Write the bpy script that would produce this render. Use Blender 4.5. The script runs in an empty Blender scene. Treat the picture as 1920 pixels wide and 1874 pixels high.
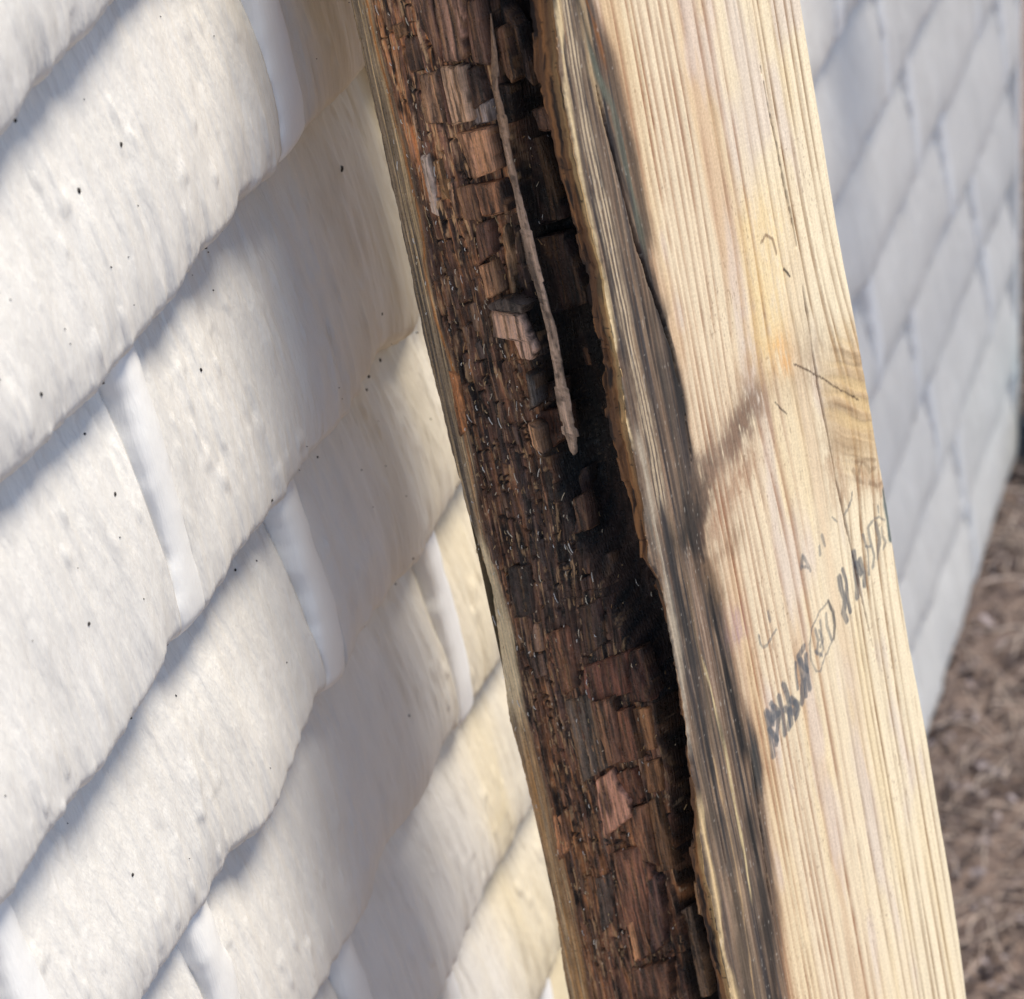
import bpy, math
import numpy as np
from mathutils import Matrix, Vector
CAM_ROT=[[0.321697, 0.548897, -0.771507], [-0.942065, 0.103803, -0.318963], [-0.094993, 0.82942, 0.55049]]
POST_ROT=[[0.912742, 0.372396, 0.167995], [-0.398623, 0.901848, 0.166641], [-0.08945, -0.219067, 0.971601]]
POST_O=[0.81588, -0.15258, 1.07447]
W1,W2=102.9,139.0
LENS=97.261
EDGE_C=[(4.3,-190.1),(0.9,-166),(0.2,-140.7),(1,-112.5),(2.5,-91.6),(2.1,-71),(1.9,-52.2),(-0.1,-23.2),(0.4,3),(-2.8,23.6),(1.1,34.3),(1.8,50.3),(0.8,70.4),(0.6,88.7),(-1.2,108.8),(-1.7,127.4),(-5,149.6),(-4.7,169.2),(-4.6,193.8),(-4.1,217.5)]
EDGE_R=[(137.3,-153.2),(137.6,-108.2),(137.3,-62.1),(138.9,-20.8),(139.7,16.7),(140.1,54.9),(139.5,88.7),(140,128.7),(142.1,170.5),(141.8,217.5),(142.7,255.5),(144.6,304.5)]
EDGE_L=[(104.2,-192.3),(103.8,-146.5),(103.6,-103.6),(104.7,-54.9),(103.2,-18.7),(101.7,18.3),(97.8,53.4),(103.7,113.1),(101.6,145.4),(101.2,197),(105.6,249.9)]
EDGE_E=[(93.5,-192),(92.5,-171.4),(91,-150.7),(89.7,-129.6),(89.6,-108.3),(93.2,-86.4),(93.1,-64.4),(89.4,-42.4),(89.9,-19.7),(92.3,3.6),(94.5,27.2),(91.9,50.5),(90.2,74.3),(94,99.4),(92,123.8),(90.9,148.7),(89.8,174),(88.8,199.7),(91.4,246.5)]
EDGE_B=[(46.7,-189),(47.6,-169),(47.8,-148.7),(49.9,-128),(50.9,-107),(53.1,-85.7),(54.1,-64),(55.2,-46.4),(59.5,-28.3),(62.1,-5.5),(58.7,12.4),(54.9,25.7),(49.3,43.4),(44.6,59),(37.4,76.6),(29.4,96.5),(31.2,116),(31.5,135.5),(33.4,155.6),(36.5,178.8),(39.6,197.3),(42.2,218.5),(43.8,238.2)]
EDGE_RIM=[(13.7,-191.2),(13.7,-176.6),(13.6,-161.9),(12.8,-150.1),(12,-138.2),(11.1,-126.1),(10.8,-111.9),(9.7,-95.6),(11,-83.1),(11.2,-70.6),(8.7,-62.4),(11.7,-45.2),(11.9,-28),(10.2,-15.1),(9.3,0.1),(6.2,15.1),(5.3,28.3),(4.4,39.4),(3.2,48.2),(2.3,59.4),(1.9,73.1),(3.4,105.9),(4.5,125),(5.6,134.8),(7.9,149.8),(7,166.7),(8.1,184.2),(8.3,204.2),(8.2,222.8)]
STAIN_R=[(22.8,-185),(28.5,-163.8),(31,-143.1),(30.6,-123),(29.5,-102.8),(28.5,-82.4),(28.8,-61.2),(31.2,-38.9),(31,-17.3),(30.1,0),(29.6,17.6),(26.7,34.3),(30.3,45),(31.8,64.1),(32.7,83.1),(32.9,97.3),(36.9,118.3),(37.7,133.2),(34.4,146.1),(33.4,160.3),(31.9,179.3),(31,198.8),(28.8,217.8),(27,235.7)]
STREAKS=[([(10.1,-188.5),(8.7,-165.7),(7.9,-142.3),(8.6,-122),(8.9,-93.4),(9.4,-68.3),(9.9,-42.8),(10.5,-16.8),(9.6,9.1)],3.2,(205, 178, 140),0.85,4),
 ([(17.5,-186.5),(17.2,-163.1),(17.3,-139.3)],2.2,(200, 175, 135),0.5,3),
 ([(4.3,-190.1),(4.5,-164.9),(3.7,-139.6),(4.4,-111.3),(5.7,-90.4),(4.8,-70.1),(5.5,-50.9)],1.3,(75, 72, 74),0.85,2),
 ([(16.1,-186.9),(18.9,-160.7),(21.5,-128),(24.7,-96.2),(27.4,-61.7),(30.3,-26.3),(29.6,-0.2)],1.6,(60, 58, 60),0.8,2),
 ([(16.5,-175.1),(18.9,-158.7),(23.4,-145.4),(24.7,-126.9),(25.6,-104.1),(26.7,-87.2)],1.7,(135, 140, 125),0.85,3),
 ([(25.1,-172.6),(27.1,-148.3),(28.8,-127.6),(29.2,-107.1),(29.5,-86.2)],2.2,(98, 86, 76),0.7,2),
 ([(20.1,-185.7),(22.4,-173.4),(23.7,-157.3)],0.9,(190, 125, 70),0.7,2),
 ([(29.5,-69.4),(29.4,-43.9),(30.4,-17.5),(30.8,4.7),(27.7,25.8)],2.6,(58, 56, 56),0.9,2),
 ([(22.5,-72),(22.8,-50.7),(22.9,-24.8),(22.4,-3.2),(21.3,18.5)],1.6,(95, 88, 82),0.8,2),
 ([(4.3,-27.9),(4.5,-6.2),(3.8,15.5),(4.2,29),(3.5,51.1),(2.5,71.2),(0.9,86.5),(-0.7,109.1)],2.2,(176, 164, 146),0.8,2),
 ([(9.9,13.7),(9,35.6),(10.4,58.8),(10.6,81.9),(9.4,104.7),(9.6,128.5)],3.2,(70, 68, 68),0.85,3),
 ([(24.5,6.6),(23.1,23.8),(26.3,47.8),(27.2,71.2),(27.5,90),(28.1,109.2),(28.7,128.6)],3.4,(52, 51, 52),0.9,3),
 ([(16.4,34.3),(14.7,60.8),(14.9,84),(13.7,106.8)],1.1,(150, 130, 105),0.6,2),
 ([(15.7,72.8),(17.4,99.2),(18.5,113.9),(18.6,125.9),(18,147.3),(17.9,166.8),(16.9,183.5)],0.55,(215, 195, 150),0.9,2),
 ([(11.1,110.3),(11.6,129.5),(11.9,153.8),(10.9,177.7),(9.9,202),(8.6,221.4)],0.45,(195, 165, 125),0.75,2),
 ([(34.5,117.1),(33.5,131.1),(32.2,145)],4.2,(72, 80, 82),0.8,3),
 ([(9.3,133.1),(8.9,152.2),(8.5,171.5)],3.2,(62, 66, 70),0.6,2),
 ([(24.7,141.1),(24.7,160.6),(24.1,185),(22.3,209.1),(19.9,231.6)],3.6,(66, 62, 60),0.8,3),
 ([(8.5,166.6),(8.1,191),(4.8,222.7)],3.6,(112, 98, 84),0.75,3),
 ([(18,97.2),(17.9,118.4)],1.8,(96, 90, 84),0.7,2),
 ([(2.5,105.9),(4.1,130.4),(3.9,149.5)],2.2,(104, 92, 80),0.7,3),
 ([(6.4,-189.6),(1.5,-156.1),(1.6,-140.3),(1.7,-120.3),(2.4,-101.8),(2,-79.4),(1.9,-62.8),(0.1,-38.1),(0.8,-20.7)],1.2,(216, 194, 154),0.85,2.5),
 ([(-0.6,125.6),(-1.9,146.5),(-2.3,172.9),(-4.3,194),(-2.6,218.4)],1.9,(216, 190, 146),0.85,2.5),
 ([(2,-0.7),(1.6,16.7),(2.2,28.1)],2.2,(150, 140, 128),0.8,3)]
CRACKS=[([(17,-159.3),(17.1,-152.3),(18.6,-138.9),(19.3,-128.7),(20.5,-119.1),(21.6,-101.4),(23.1,-90.6),(25.5,-75.1),(28,-63.7),(30.5,-47.8),(30.8,-30.4)],0.75,5),
 ([(106,-139),(106.7,-122.6),(107.8,-102.9),(108.5,-90.2),(109.2,-77.3),(109.6,-65.8),(109.3,-53.1)],0.4,2.5),
 ([(109.3,-53.1),(109.5,-33.6),(108.9,-15.5),(108.6,-4.7),(109.5,11.1),(109.8,23.5),(109.8,37.5),(111.8,62.1),(113,81.8),(113.9,94.4),(115.7,119.8)],0.55,1),
 ([(31.5,120.5),(31.7,132.6),(31.4,147),(29.3,167.9),(27.8,187),(27.3,199.3)],0.4,2.5),
 ([(31.3,-30.2),(30.5,-13.1),(29.6,-0.2)],0.4,2)]
INK=[([(48.9,109.6),(52.1,115.5),(49.8,121.6),(47.5,127.1)],0.661,0.82,(92, 96, 102)),
 ([(45.2,111.6),(45.4,117.2),(45,124.7),(44.8,131.3)],0.716,0.82,(92, 96, 102)),
 ([(44.9,119.2),(48.6,126)],0.551,0.82,(92, 96, 102)),
 ([(45.7,112.9),(48,116.3),(51.3,115.7)],0.771,0.82,(92, 96, 102)),
 ([(49.3,111.4),(47.5,118.2)],0.606,0.82,(92, 96, 102)),
 ([(57.9,105.6),(59,110.6),(59.2,116.2),(56.1,124.7)],0.661,0.82,(92, 96, 102)),
 ([(53.9,108.7),(54.1,117.1),(53.5,125.6)],0.661,0.82,(92, 96, 102)),
 ([(56.1,115.8),(61.4,120.1),(63.7,117.3),(60.6,113.6)],0.771,0.82,(92, 96, 102)),
 ([(62.5,115.6),(63.9,119.6),(61.4,122.9)],0.496,0.82,(92, 96, 102)),
 ([(58.9,117.2),(58.1,123.4)],0.716,0.82,(92, 96, 102)),
 ([(73.6,96),(69.4,98.4),(70.7,102.9),(73,106.2)],0.661,0.82,(92, 96, 102)),
 ([(67,100),(66.2,104.6),(65.7,111.1)],0.44,0.82,(92, 96, 102)),
 ([(69.7,100.2),(70,108.7),(66.7,118.2)],0.716,0.82,(92, 96, 102)),
 ([(73.8,100),(72.7,107.7),(72.6,114.3)],0.661,0.82,(92, 96, 102)),
 ([(70.6,109.5),(69.6,116.3)],0.496,0.82,(92, 96, 102)),
 ([(104.7,75.4),(105.7,81.4),(104.5,87.5),(104.9,94.4)],0.496,0.82,(92, 96, 102)),
 ([(102.1,77.6),(101.9,83),(103.2,88),(101,93.2),(102.1,97.2)],0.661,0.82,(92, 96, 102)),
 ([(113.1,71.7),(112.5,78.9),(112.2,85.4),(110.9,90.4)],0.826,0.82,(92, 96, 102)),
 ([(116.2,76.1),(117.8,82.9),(116.6,87.9)],0.661,0.82,(92, 96, 102)),
 ([(113.6,76.6),(115.6,81.9)],0.716,0.82,(92, 96, 102)),
 ([(92.9,84.5),(86.3,86.4),(80.3,90.8),(77.3,96.1),(76.3,102.8),(78,109.1),(80.9,110.5),(84.4,106.6),(91.6,101)],0.248,0.6,(98, 102, 106)),
 ([(92.9,84.5),(94.8,89.8),(94.4,96.2),(92.4,100.9)],0.413,0.85,(78, 78, 80)),
 ([(82.3,92.3),(82.8,97.5),(80.8,102.1)],0.358,0.65,(98, 102, 106)),
 ([(86.1,90.2),(85.8,94.5),(84.2,97.6)],0.358,0.65,(98, 102, 106)),
 ([(84.8,98.5),(85,102.4),(82.6,104.1)],0.358,0.65,(98, 102, 106)),
 ([(90.2,88.8),(89.6,94),(90.8,100.7)],0.358,0.65,(98, 102, 106)),
 ([(80,101.2),(83.3,104.4)],0.358,0.65,(98, 102, 106)),
 ([(84.4,93.8),(86,98.5),(83.4,100.6)],0.358,0.65,(98, 102, 106)),
 ([(49,79.6),(49.1,83.5),(50.8,85.9),(53.8,85.1),(59.4,81.7)],0.303,0.6,(98, 102, 106)),
 ([(56.9,73),(57,76.6)],0.358,0.6,(98, 102, 106)),
 ([(82.4,59.1),(80.7,64.2)],0.385,0.6,(98, 102, 106)),
 ([(82.6,59.7),(84.6,64.4),(85.5,67.5)],0.385,0.6,(98, 102, 106)),
 ([(81.3,63.4),(84.3,65.8)],0.275,0.6,(98, 102, 106)),
 ([(96,56.3),(96.5,60.9)],0.385,0.6,(98, 102, 106)),
 ([(93.3,60),(93,63.2)],0.358,0.6,(98, 102, 106)),
 ([(121.1,66.8),(122.3,74.7),(120.5,84.3)],0.328,0.65,(98, 102, 106)),
 ([(128.1,64),(124.7,65),(124.9,71.7),(125.8,78.3),(123.7,82.8)],0.369,0.65,(98, 102, 106)),
 ([(121.6,72.3),(124.4,73.6)],0.328,0.65,(98, 102, 106)),
 ([(129.4,63.8),(132.6,63.5),(135.7,66.5)],0.246,0.65,(98, 102, 106)),
 ([(130.2,65.7),(131,72.7),(127.8,80.4)],0.451,0.65,(98, 102, 106)),
 ([(133.2,68.7),(132.9,72.7),(134.6,75.9),(132.2,77.8)],0.369,0.65,(98, 102, 106)),
 ([(133,62),(133.2,58.8)],0.246,0.65,(98, 102, 106)),
 ([(117.1,49.6),(112.1,53.5)],0.287,0.65,(98, 102, 106)),
 ([(104,51.7),(106.3,54.7)],0.225,0.65,(98, 102, 106)),
 ([(118.4,46.9),(117.1,49.6)],0.205,0.65,(98, 102, 106)),
 ([(139.3,54.4),(138.3,61),(138.6,67.7),(138.2,75.8)],0.901,0.9,(70, 92, 98)),
 ([(96.4,-17.8),(101.4,-14.3),(108,-9),(112.9,-4.9),(117.1,-0.9),(123,3.9),(127.5,7.3),(131.9,11.3)],0.32,0.85,(84, 66, 52)),
 ([(82.3,-6.8),(87.4,-0.2)],0.3,0.9,(60, 50, 45)),
 ([(89.7,-70.7),(93.2,-72.7),(96.5,-69.9),(97.2,-63.7)],0.3,0.7,(110, 80, 60)),
 ([(100.2,-56.1),(102.7,-52.3)],0.4,0.9,(40, 34, 32)),
 ([(121.6,37.7),(122.5,42.8),(124.4,41.2),(127.5,37.3)],0.45,0.42,(112, 86, 64)),
 ([(129.4,38.5),(131.9,43.1),(135,42.7)],0.45,0.42,(112, 86, 64)),
 ([(124.1,35.2),(135.8,39.3)],0.45,0.42,(112, 86, 64)),
 ([(130.8,47.4),(134.8,50.8),(138.5,50.6)],0.45,0.42,(112, 86, 64)),
 ([(124.5,43.6),(126.1,45.7)],0.45,0.42,(112, 86, 64))]
BLOBS=[((69.6, -13.5),(51.7, -0.5),3,(74, 70, 72),0.9),
 ((62.8, -9.0),(53.3, -1.7),2.2,(40, 38, 42),1),
 ((38.0, 4.4),(21.9, 23.3),2.4,(38, 38, 38),0.95),
 ((29.7, 11.0),(24.8, 24.5),3.2,(44, 44, 44),0.9),
 ((29.6, -0.2),(45.2, 1.7),2.2,(80, 74, 70),0.6),
 ((73.5, -18.2),(44.1, 5.8),6.5,(172, 142, 118),0.55),
 ((58.9, 11.9),(36.7, 27.4),3.2,(150, 112, 88),0.55),
 ((45.9, 35.9),(28.5, 39.7),2.4,(135, 105, 82),0.55),
 ((109.2, 30.2),(110.8, 45.0),3,(150, 110, 80),0.5),
 ((107.2, -23.4),(99.8, -14.9),4.5,(150, 128, 108),0.45),
 ((111.9, -8.0),(111.9, 19.7),5,(165, 138, 110),0.35),
 ((127.1, 44.7),(136.6, 51.0),2.6,(165, 130, 100),0.6),
 ((89.5, -27.8),(91.0, -20.5),2.2,(222, 160, 95),0.6),
 ((92.4, -77.3),(83.9, -32.1),6,(238, 205, 135),0.35),
 ((38.2, 64.7),(37.5, 73.7),2,(150, 120, 140),0.5),
 ((28.5, 39.7),(29.6, 53.9),1.8,(120, 100, 80),0.7)]
KNOT=(127.6, 14.3)
BLOCKS=[([(74.7,-192.8),(62.8,-192.7),(64.1,-166.9),(72.1,-179.8)],2,(112, 84, 70),"rot_block"),
 ([(62.4,-192.5),(47.2,-192.4),(54.1,-166.8),(63.7,-166.7)],2.5,(134, 104, 88),"rot_block"),
 ([(66.8,-165.7),(55.3,-165.8),(55.4,-144.6),(67.1,-142.2)],2.5,(214, 178, 146),"rot_block"),
 ([(57.2,-149.7),(49.1,-151.2),(49.1,-143),(58.6,-141.5)],7,(120, 118, 118),"rot_block"),
 ([(65.2,-140.1),(49.4,-141.1),(49.6,-124.6),(62.2,-121.3)],3.5,(208, 156, 116),"rot_block"),
 ([(83.6,-131.5),(78.6,-132),(80.9,-106.8),(84.4,-108.6)],1.5,(205, 195, 185),"rot_block"),
 ([(62.5,-119.3),(51.1,-120.7),(49,-108.3),(61.7,-106.2)],4,(160, 112, 78),"rot_block"),
 ([(76.9,-162.3),(67.7,-163.7),(69.2,-143.3),(79.1,-142.9)],1.5,(150, 120, 95),"rot_block"),
 ([(68.5,-164.2),(66,-164.9),(66.2,-142.5),(69,-142.4)],2,(104, 72, 58),"rot_block"),
 ([(78.5,-129.3),(74.1,-130.1),(73.9,-113.2),(78,-113.7)],2.5,(190, 142, 84),"rot_block"),
 ([(71.6,-118.1),(61.3,-119.8),(61.7,-104.3),(70.9,-104.5)],2.5,(110, 80, 60),"rot_block"),
 ([(61.8,-132.4),(45.5,-132.1),(41,-98.7),(58.2,-96.8)],24,(58, 38, 30),"rot_block"),
 ([(57.5,-92.7),(42.7,-93.8),(35.5,-66.1),(56.3,-59.7)],24,(50, 32, 26),"rot_block"),
 ([(37.6,-145),(29.8,-146.2),(26.8,-137.8),(35.5,-136.2)],16,(92, 66, 52),"rot_block"),
 ([(49.5,-176.3),(39.3,-177.9),(36.8,-158.3),(41.5,-155.5)],12,(118, 86, 64),"rot_block"),
 ([(42.5,-186.7),(35.8,-175.8),(33.8,-153.9),(38.6,-159),(43.7,-175.8)],16,(62, 48, 42),"rot_block"),
 ([(50.6,-189.2),(43.3,-189.7),(43.3,-164.8),(51.9,-166.1)],5,(104, 76, 60),"rot_block"),
 ([(57.8,-163.1),(50.6,-164.5),(48.9,-151.5),(56.4,-147.4)],6,(84, 64, 54),"rot_block"),
 ([(49.8,-156.9),(44.2,-154.4),(45.5,-139.9),(51.9,-139.8)],14,(60, 48, 44),"rot_block"),
 ([(56.2,-102),(53.4,-102.1),(56.3,-71.8),(59.2,-71.3)],8,(150, 118, 82),"rot_block"),
 ([(69.2,-86.2),(60.4,-89.2),(60,-75.8),(68.8,-72.7)],3,(150, 112, 80),"rot_block"),
 ([(66.1,-103.2),(58.3,-105),(59.7,-92),(69,-86.6)],3,(96, 66, 52),"rot_block"),
 ([(80,-176.7),(74.2,-177.4),(72.6,-164.3),(80.3,-163.6)],1.5,(96, 72, 56),"rot_block"),
 ([(84.6,-182),(78.8,-182.7),(77.4,-178.1),(83.6,-176.2)],1.2,(150, 112, 72),"rot_block"),
 ([(85.5,-115.1),(83.6,-109),(86.5,-105.5),(88.1,-112.9)],1.5,(70, 52, 44),"rot_block"),
 ([(65.8,-68.7),(51.3,-68.5),(45.8,-54.4),(49.8,-49.8),(54.7,-49.5),(57.4,-59.6),(67.1,-58.1)],2.5,(206, 176, 156),"loose_chip"),
 ([(64.9,-72.3),(55.6,-75.7),(45.2,-73),(48.9,-69.4),(61.9,-69.7)],0.5,(66, 62, 60),"resin_lump"),
 ([(60.5,-22.5),(54.6,-20.9),(55.2,-10.2),(60.2,-13.1)],3,(196, 156, 118),"rot_block"),
 ([(93.7,-43.7),(86.7,-41.4),(90.4,-17.9),(95.3,-14.4)],1.2,(160, 104, 58),"rot_block"),
 ([(62.3,-23.7),(50.7,-25.6),(51,-14.1),(63.5,-5.5)],14,(84, 54, 40),"rot_block"),
 ([(54.4,13.1),(47.1,10),(47.4,25.4),(54.5,27.8)],12,(66, 46, 38),"rot_block"),
 ([(61.3,-34.5),(52.6,-36),(53.9,-27.4),(63.5,-26.4)],16,(60, 44, 38),"rot_block"),
 ([(56.9,-43.1),(52.6,-42.1),(54,-29.9),(59.4,-27.2)],4,(72, 74, 76),"rot_block"),
 ([(75.9,70.8),(61.3,65.3),(60.4,91.7),(71.8,98.6),(74.3,89.8)],4,(116, 76, 54),"rot_block"),
 ([(58.2,83.4),(36.5,75),(39,93.5),(55.5,99.1),(61.4,96.2)],8,(98, 58, 44),"rot_block"),
 ([(70.1,99.4),(57.7,94.8),(54.6,128.4),(70.5,138.1)],3,(86, 80, 72),"rot_block"),
 ([(57.6,99.1),(44.4,94.3),(46.9,124),(54.5,128.1)],4,(108, 74, 56),"rot_block"),
 ([(62.3,135),(53,129.1),(49.3,137),(45.8,141.7),(47.8,149.9),(63,161.6)],2,(206, 150, 124),"loose_chip"),
 ([(38.8,76.6),(31.9,74.6),(28.7,96.2),(42.3,99.2)],12,(74, 44, 34),"rot_block"),
 ([(39.9,100.7),(31.3,99),(32.4,119.1),(41,120.2)],11,(118, 80, 48),"rot_block"),
 ([(42.2,125.7),(31.5,122.7),(33.1,137.9),(42.1,140.6)],12,(122, 84, 50),"rot_block"),
 ([(53.4,131),(43.3,128.1),(41.6,141.1),(51.1,145.5)],7,(110, 66, 46),"rot_block"),
 ([(47.1,101.8),(38.2,99.3),(38.2,122.5),(49.5,126.3)],6,(112, 68, 46),"rot_block"),
 ([(78.2,65.7),(72.9,64.1),(74.6,77.4),(81.9,79.4)],2.5,(112, 90, 74),"rot_block"),
 ([(83.9,81.5),(75.3,78.5),(75.6,88.6),(82.7,91.4)],3,(82, 66, 58),"rot_block"),
 ([(59.4,58.5),(47.2,54.3),(46.1,72.2),(56.5,80.1),(59.9,71.5)],10,(62, 44, 38),"rot_block"),
 ([(84.6,41.3),(74.3,39.1),(76.5,61.4),(87.1,64.6)],2,(48, 38, 34),"rot_block"),
 ([(61.1,168.5),(48.3,164.1),(43,177),(47.5,181.7),(53.9,217.1),(60.7,222),(63.2,200.3)],3.5,(124, 80, 58),"rot_block"),
 ([(47.9,171.1),(42.6,177),(41.1,179.5),(46.4,211.6),(54.1,218.1),(48.2,182.7)],5,(92, 64, 58),"rot_block"),
 ([(48.6,146.2),(40,143.3),(41.1,172.3),(47.8,170.3),(49.9,160.1)],5,(120, 80, 54),"rot_block"),
 ([(43.3,145.2),(34.5,138.9),(34.4,173.7),(44.4,177.6)],9,(104, 74, 46),"rot_block"),
 ([(65.3,226.9),(44.8,218.3),(48.5,237.6),(66.6,242.7)],4,(100, 66, 48),"rot_block"),
 ([(39,196.7),(35.3,195),(34.8,238.8),(40.6,240.5)],14,(110, 92, 74),"rot_block"),
 ([(27.5,179.3),(21.6,178.9),(23.7,195.2),(28.4,195.2)],10,(112, 88, 60),"rot_block"),
 ([(89.9,156.2),(84.1,154.2),(82.9,170),(91.4,178.6)],1,(186, 128, 84),"rot_block"),
 ([(61.2,203.1),(58.7,201.7),(58.3,219.4),(61.7,221.1)],1.5,(196, 140, 92),"rot_block"),
 ([(74,183.1),(65.5,180.2),(68.6,203.1),(76.5,210.4)],2,(86, 72, 62),"rot_block"),
 ([(53.1,131.7),(45.5,128),(42.6,143.6),(50.1,146.6)],6.5,(118, 74, 50),"rot_block")]
SPLINTER=[(39.9,-183.6),(38.7,-169.7),(38.2,-151.6),(39.2,-135.3),(39.3,-121),(38.8,-106.5),(38.6,-89.7),(37,-75),(35.6,-62.3),(36,-47.2),(36.4,-31.9),(35.9,-21),(35.8,-12.6)]
SPLINTER_W=[4,7,8,8,8,8.5,9,9,9.5,10,9,10,6]
LIP1=[(0.67, 0.084), (0.705, 0.023), (0.723, -0.0), (0.75, 0.001), (0.778, -0.039)]
LIP2=[(0.626, -0.012), (0.642, -0.053), (0.677, -0.025), (0.708, -0.009), (0.73, -0.018), (0.77, -0.021), (0.795, -0.069), (0.826, -0.044), (0.835, -0.089), (0.861, -0.059), (0.897, -0.077)]
LIP3=[(0.574, 0.042), (0.587, 0.065), (0.622, 0.037), (0.647, 0.062), (0.671, 0.073), (0.695, 0.035), (0.716, -0.013), (0.752, 0.049), (0.784, 0.018), (0.833, 0.057), (0.862, 0.025), (0.897, 0.069), (0.937, 0.012), (0.972, 0.117)]
LIP4=[(0.679, 0.014), (0.705, 0.025), (0.736, -0.012), (0.764, 0.037), (0.794, -0.029), (0.824, -0.108), (0.85, -0.031), (0.884, -0.061), (0.916, -0.026), (0.938, -0.001)]
LIP5=[(0.813, 0.035), (0.842, 0.082), (0.874, -0.014), (0.914, 0.056), (0.944, -0.071), (0.973, 0.0), (1.006, 0.027)]
LIP6=[(0.913, -0.044), (0.955, -0.048), (0.971, -0.087), (1.001, -0.036), (1.028, -0.024)]
SPECKS=[(0.923,1.16),(0.738,1.26),(0.714,1.27),(0.736,1.238),(0.731,1.236),(0.688,1.24),(0.67,1.231),(0.808,1.155),(0.787,1.161),(0.778,1.161),(0.762,1.238),(0.715,1.258),(0.79,1.13),(0.837,1.032),(0.8,1.03),(0.747,1.035),(0.761,1.033),(0.764,1.038),(0.711,1.126),(0.69,1.121),(0.624,1.156),(0.636,1.158),(0.649,1.035),(0.717,1.011),(0.584,1.028),(0.622,0.99),(0.685,1.035),(0.702,1.121),(0.709,1.152),(0.898,0.93),(0.848,0.934),(0.909,0.889),(0.916,0.868),(0.94,0.814),(0.941,0.924),(0.959,0.936),(0.962,1.031),(0.945,1.033),(0.939,1.03),(0.672,1.192),(0.667,0.986),(0.732,1.019),(0.722,1.052),(0.673,1.097),(0.884,1.03),(0.684,1.047),(0.69,1.161)]
# ------------------------------------------------------------------ camera, world, sun, exposure
S = bpy.context.scene
C = S.collection
cam = bpy.data.cameras.new('camera')
camo = bpy.data.objects.new('camera', cam)
C.objects.link(camo)
M4 = Matrix([list(CAM_ROT[i]) + [0] for i in range(3)] + [[0, 0, 0, 1]])
camo.matrix_world = Matrix.Translation((0, -0.437, 1.65)) @ M4
cam.lens = LENS
cam.sensor_width = 36
cam.clip_start = .02
cam.clip_end = 200
cam.dof.use_dof = True
cam.dof.focus_distance = 1.055
cam.dof.aperture_fstop = 15
S.camera = camo
SUN = Vector((.14, -.35, .925)).normalized()
w = bpy.data.worlds.new('World')
S.world = w
w.use_nodes = True
nt = w.node_tree
sky = nt.nodes.new('ShaderNodeTexSky')
sky.sky_type = 'NISHITA'
sky.sun_disc = False
sky.sun_elevation = math.asin(SUN.z)
sky.sun_rotation = math.atan2(SUN.x, SUN.y)
sky.air_density = 1.0
sky.dust_density = .4
sky.ozone_density = 3.0
bg = nt.nodes['Background']
bg.inputs[1].default_value = .11
nt.links.new(sky.outputs[0], bg.inputs[0])
sl = bpy.data.lights.new('sun', 'SUN')
sl.energy = 4.0
sl.angle = math.radians(17)
sl.color = (1.0, .91, .765)
so = bpy.data.objects.new('sun', sl)
so.rotation_euler = (-SUN).to_track_quat('-Z', 'Y').to_euler()
C.objects.link(so)
vs = S.view_settings
vs.view_transform = 'Standard'
vs.look = 'None'
vs.gamma = 1
vs.use_curve_mapping = False
vs.exposure = .56
S.cycles.max_bounces = 8
S.cycles.diffuse_bounces = 5
S.cycles.use_denoising = True

rng = np.random.default_rng(11)


# ------------------------------------------------------------------ helpers
def lin(c):
    c = np.asarray(c, float) / 255
    return np.where(c <= .04045, c / 12.92, ((c + .055) / 1.055) ** 2.4)


_tab = np.random.default_rng(3).random(65536)


def _h(ix, iy, seed):
    n = (ix.astype(np.int64) * 374761393 + iy.astype(np.int64) * 668265263 + seed * 974634777)
    n = (n ^ (n >> 13)) * 1274126177
    return _tab[(n ^ (n >> 16)) & 65535]


def vn(x, y, seed=0):
    x, y = np.broadcast_arrays(np.asarray(x, float), np.asarray(y, float))
    ix = np.floor(x).astype(np.int64)
    iy = np.floor(y).astype(np.int64)
    fx = x - ix
    fy = y - iy
    fx = fx * fx * (3 - 2 * fx)
    fy = fy * fy * (3 - 2 * fy)
    a = _h(ix, iy, seed)
    b = _h(ix + 1, iy, seed)
    c = _h(ix, iy + 1, seed)
    d = _h(ix + 1, iy + 1, seed)
    return (a + (b - a) * fx) * (1 - fy) + (c + (d - c) * fx) * fy - .5


def fbm(x, y, seed=0, o=3):
    t = 0
    for k in range(o):
        t = t + vn(x * 2 ** k, y * 2 ** k, seed + k * 7) / 2 ** k
    return t


def sm(e0, e1, x):
    t = np.clip((x - e0) / (e1 - e0), 0, 1)
    return t * t * (3 - 2 * t)


def at(poly, s):
    p = sorted(poly, key=lambda q: q[1])
    return np.interp(s, [q[1] for q in p], [q[0] for q in p])


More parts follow.
